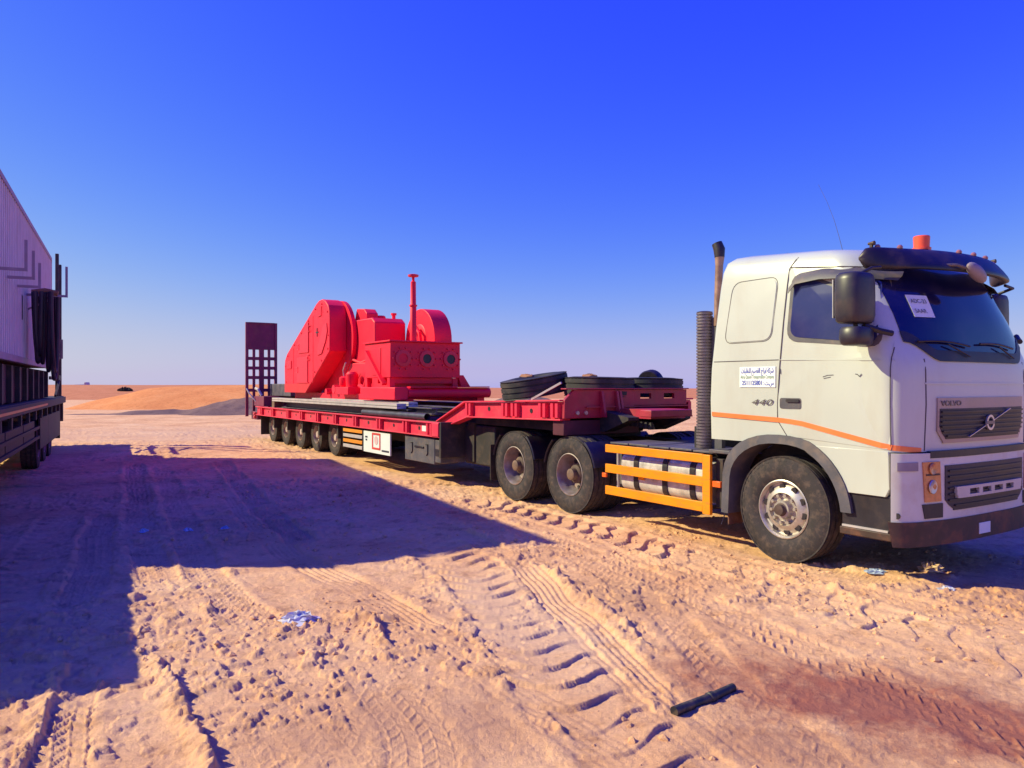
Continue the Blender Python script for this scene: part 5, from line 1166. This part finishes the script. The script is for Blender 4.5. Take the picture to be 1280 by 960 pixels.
# trailer beneath
lt = empty('cabin_trailer', LO, LA, 'dark dusty flatbed trailer carrying the cream cabin at the left edge', 'trailer')
for y in (-0.75, -1.75): MB().box(-3.6, 15.0, y-0.08, y+0.08, 1.0, 1.38).build('chassis_beam', CHASL, lt)
MB().box(-3.6, 10.7, -2.5, 0.02, 1.38, 1.46).build('deck', CHASL, lt, bevel=0.01); MB().box(10.7, 15.1, -2.2, -0.12, 1.38, 1.46).build('neck_deck', CHASL, lt, bevel=0.01)
MB().box(-0.4, 10.6, -2.35, -0.12, 1.47, 2.10).build('cabin_cradle', CHASL, lt, bevel=0.02)
for i in range(10): MB().box(0.3+i*1.05, 0.42+i*1.05, -0.118, -0.05, 1.48, 2.08).build('cradle_rib', CHASL, lt)
MB().box(-3.6, 10.7, 0.022, 0.07, 1.28, 1.44).build('side_rail', CHASL, lt, bevel=0.006)
for i in range(12): MB().box(-2.9+i*1.15, -2.76+i*1.15, 0.0, 0.05, 1.10, 1.278).build('stake_pocket', CHASL, lt)
MB().box(2.0, 10.6, 0.072, 0.076, 1.335, 1.375).build('reflective_tape', REDSTR, lt)
for x0, x1 in ((3.2, 5.0), (5.1, 7.3), (7.4, 9.8)): MB().box(x0, x1, -0.75, -0.06, 0.62, 1.05).build('side_locker', CHASL, lt, bevel=0.012)
for z in (0.66, 0.86): MB().box(2.6, 9.9, -0.055, -0.02, z, z+0.06).build('side_guard_rail', CHASL, lt)
for x in (-0.5, 0.85, 2.2):
    for y, fl in ((-0.22, True), (-2.28, False)): add_wheel(PW_D, lt, x, y, 0.53, fl)
    MB().cyl((x, -2.2, 0.53), (x, -0.3, 0.53), 0.09, n=10).build('axle', DARKM, lt)
MB().box(3.0, 12.0, -1.3, -0.9, 0.28, 1.0).build('dark_under_fill', DARKM, lt)  # dark block added so no lit sand shows beneath the trailer
for x in (12.6, 13.9):
    for y, fl in ((-0.55, True), (-1.95, False)): add_wheel(PW_D, lt, x, y, 0.53, fl)
MB().box(-2.90, -2.87, -0.75, -0.02, 0.32, 1.37).build('mudflap', DARKM, lt)
MB().box(-3.75, -3.6, -2.4, 0.0, 0.75, 1.44).build('tail_board', CHASL, lt)
for x0, x1 in ((-2.84, -1.2), (-1.18, 0.6), (0.62, 2.5)): MB().box(x0, x1, -0.06, -0.02, 0.42, 1.08).build('dark_side_fill', CHASL, lt, bevel=0.006)  # dark panels added to deepen the shaded mass under the deck
# rear stakes, ladder and loose gear between cabin and tail
for x, y, z1, w in ((-1.7, 0.0, 5.15, 0.08), (-2.3, 0.02, 4.95, 0.14), (-3.0, -0.05, 3.85, 0.34)):
    MB().box(x-w/2, x+w/2, y-0.05, y+0.03, 1.47, z1).build('stake_post', CHASL, lt, bevel=0.006)
for z in (1.9, 2.3): MB().box(-2.3, -0.5, -0.10, -0.06, z, z+0.08).build('stake_rail', CHASL, lt)
MB().box(-2.3, -2.2, -0.06, 0.04, 1.47, 2.9).build('stake_post', CHASL, lt)
for z in (1.5, 2.15): MB().bar((-0.6, 0.03, z), (-2.2, 0.03, z+0.5), 0.05, 0.06).build('diagonal_brace', CHASL, lt)
MB().cyl((-1.9, 0.05, 2.45), (-1.9, 0.05, 2.95), 0.06, n=12).build('tail_canister', STEELD, lt)
# coils of hose hung from the long bracket
hs = empty('hose_coil', WL(5.3, 0.29, 3.3), LA, 'thick black hoses hung in long loops from the cabin side bracket', 'hose')
for i in range(9):
    pts = []; w = 0.12+0.05*((i*5) % 9)*0.5; d = 0.95+0.05*i+0.09*(i % 3)
    for k in range(25):
        t = k/24; a = PI*t
        pts.append((-w*math.cos(a)+0.02*math.sin(i), -0.17+0.040*i+0.035*math.sin(3*t+i)+0.03*t*(i % 2), 0.10-d*math.sin(a)**0.75))
    MB().tube(pts, 0.034, 8).build('hose_loop', HOSE, hs)
MB().tube([(0.02, -0.2, 0.10), (0.0, 0.0, 0.14), (0.02, 0.20, 0.10)], 0.05, 8).build('hose_tie', CLOTH, hs)
MB().tube([(0.42, -0.34, 0.06), (0.50, -0.30, -0.02), (0.50, -0.30, -0.42)], 0.02, 6).build('hose_end', HOSE, hs)

# ================================================================== LITTER AND SMALL THINGS ON THE SAND
def gz(x, y): return float(ground_h(np.array([x]), np.array([y]))[0])
def crumple(name, x, y, r, h, m, label, cat, seed=0, n=18, mm=9):
    b = MB(); q = np.random.default_rng(seed)
    for i in range(mm+1):
        ph = PI/2*i/mm
        for j in range(n):
            t = 2*PI*j/n; rr = (0.55+0.9*q.random()); b.v.append((r*math.cos(ph)*math.cos(t)*rr, r*0.8*math.cos(ph)*math.sin(t)*rr, h*math.sin(ph)*(0.4+1.1*q.random())))
    for i in range(mm):
        for j in range(n): b.f.append((i*n+j, i*n+(j+1) % n, (i+1)*n+(j+1) % n, (i+1)*n+j))
    b.f.append(tuple(range(n))[::-1])
    o = b.build(name, m, None, smooth=0, label=label, cat=cat); o.location = (x, y, gz(x, y)-0.005); return o
crumple('plastic_bag', -1.57, 5.62, 0.13, 0.06, PLASTIC_BAG, 'crumpled clear plastic bag lying on the sunlit sand at the left', 'plastic bag', 3)
crumple('plastic_scrap', -1.95, 3.42, 0.07, 0.04, PLASTIC_BAG, 'white plastic scrap on the sand at the bottom left edge', 'litter', 5)
crumple('plastic_scrap', 3.72, 6.54, 0.08, 0.02, PLASTIC_BAG, 'flat clear plastic scrap on the sand in front of the bumper', 'litter', 8)
crumple('plastic_scrap', 3.38, 7.05, 0.09, 0.02, BLUEB, 'bluish plastic scrap at the shadow edge behind the front wheel', 'litter', 9)
for k, (x, y, lb_) in enumerate(((-3.94, 9.24, 'pale blue litter in the shade, middle of three'), (-3.54, 9.39, 'pale blue litter in the shade, nearest the red trailer'), (-4.38, 9.04, 'pale blue litter in the shade, farthest left of three'))):
    crumple('blue_wrapper', x, y, 0.05, 0.035, BLUEB, lb_, 'litter', 20+k)
crumple('stone', 3.95, 7.16, 0.10, 0.06, mat('pale_stone', (0.66, 0.42, 0.24), 0.9, var=0.2), 'pale sand clod in the shadow ahead of the front wheel', 'stone', 31)
# loose clods and pebbles scattered over the churned sand
q = np.random.default_rng(12); b = MB(); base = [(0.0, 0, 1), (0.94, 0, 0.3), (0.29, 0.9, 0.3), (-0.76, 0.55, 0.3), (-0.76, -0.55, 0.3), (0.29, -0.9, 0.3), (0.76, 0.55, -0.4), (-0.29, 0.9, -0.4), (-0.94, 0, -0.4), (-0.29, -0.9, -0.4), (0.76, -0.55, -0.4)]
bf = [(0,1,2),(0,2,3),(0,3,4),(0,4,5),(0,5,1),(1,6,2),(2,6,7),(2,7,3),(3,7,8),(3,8,4),(4,8,9),(4,9,5),(5,9,10),(5,10,1),(1,10,6)]
P = q.random((9000, 2))*np.array([11.5, 10.5])+np.array([-5.2, 2.9]); dn = fbm(P[:, 0]*0.7+20, P[:, 1]*0.7+3, 3)
P = P[(dn > 0.46+0.10*q.random(len(dn))) & (np.abs(P[:, 0]) < P[:, 1]*0.75+0.3)][:3000]; PZ = ground_h(P[:, 0], P[:, 1])
for (x, y), z in zip(P, PZ):
    r = 0.006+0.020*q.random()**3; a = q.random()*6.28; c_, s_ = math.cos(a), math.sin(a); j = 0.7+0.6*q.random((11, 3)); e = 0.8+0.9*q.random()
    b.add([(x+r*(c_*p[0]*e-s_*p[1])*w[0], y+r*(s_*p[0]*e+c_*p[1])*w[1], z+r*p[2]*w[2]*0.9) for p, w in zip(base, j)], bf)
b.build('sand_clods', SAND, None, smooth=0, kind='stuff', label='loose sand clods scattered over the yard', cat='clods')
# short length of black pipe
dv = Vector((1.29-0.87, 4.41-4.08, 0)); b = MB(); L_ = dv.length
b.tube([(0, 0, 0), (L_*0.55, 0, 0), (L_*0.56, 0, 0), (L_*0.62, 0, 0), (L_*0.63, 0, 0), (L_, 0.01, 0.005)], [0.027, 0.027, 0.033, 0.033, 0.027, 0.025], 16)
po = b.build('black_pipe_piece', mat('black_rubber_pipe', (0.012, 0.012, 0.020), 0.5, var=0.3, dirt=DUST, dirt_amt=0.25, dirt_scale=12), None, label='short piece of black pipe lying on the sand in the foreground', cat='pipe')
po.location = (0.87, 4.08, max(gz(0.87, 4.08), gz(1.08, 4.25), gz(1.29, 4.41))+0.018); po.rotation_euler = (0, 0.02, math.atan2(dv.y, dv.x))
# far-off vehicles on the dunes
def far_truck(name, x, y, z, L_, h, m, label, rz):
    o = empty(name, (x, y, z), rz, label, 'truck')
    MB().box(-L_/2, L_/2*0.55, -1.2, 1.2, 1.0, 1.0+h).build('body', m, o, bevel=0.1); MB().prism([(L_/2*0.58, 0.7), (L_/2, 0.7), (L_/2, 1.7), (L_/2*0.9, 2.7), (L_/2*0.58, 2.7)], 'y', -1.15, 1.15).build('cab', m, o, bevel=0.1)
    for xx in (-L_*0.35, -L_*0.2, L_*0.38):
        for yy in (-1.0, 1.0): MB().cyl((xx, yy-0.15, 0.5), (xx, yy+0.15, 0.5), 0.5, n=14).build('wheel', RUBBER, o)
LT = mat('far_pale_paint', (0.5, 0.45, 0.5), 0.6, var=0.1)
far_truck('distant_truck', -163.0, 288.0, 0.05, 5.0, 0.9, LT, 'tiny pale truck on the dune horizon at the far left', 0.0)
# low dark scrub on the dune crest
q = np.random.default_rng(4); b = MB()
for i in range(500):
    t = q.random()*2*PI; r = math.sqrt(q.random()); cx, cy, cz = 1.5*r*math.cos(t), 0.8*r*math.sin(t), q.random()*(0.62*(1-r*r)+0.12)
    a, e = q.random()*2*PI, q.random()*1.2; dx, dy, dz = 0.14*math.cos(a), 0.14*math.sin(a), 0.16*e
    b.add([(cx-dx, cy-dy, cz), (cx+dx, cy+dy, cz), (cx+dx*0.4-dy*0.5, cy+dy*0.4+dx*0.5, cz+dz+0.10), (cx-dx*0.4-dy*0.5, cy-dy*0.4+dx*0.5, cz+dz+0.08)], [(0, 1, 2, 3)])
sh = empty('desert_shrub', (-76.6, 150.5, 0.50), 0, 'low dark desert shrub on the far orange dune', 'shrub')
fo = b.build('foliage', mat('scrub_leaf', (0.06, 0.05, 0.035), 0.8, var=0.4, vscale=3), sh, smooth=0); fo['kind'] = 'stuff'
for k in range(5): MB().tube([(0, 0, -0.2), (0.5*math.cos(k*1.3), 0.4*math.sin(k*1.3), 0.25), (1.2*math.cos(k*1.3), 0.6*math.sin(k*1.3), 0.45)], [0.05, 0.035, 0.015], 6).build('stem', WOOD, sh)
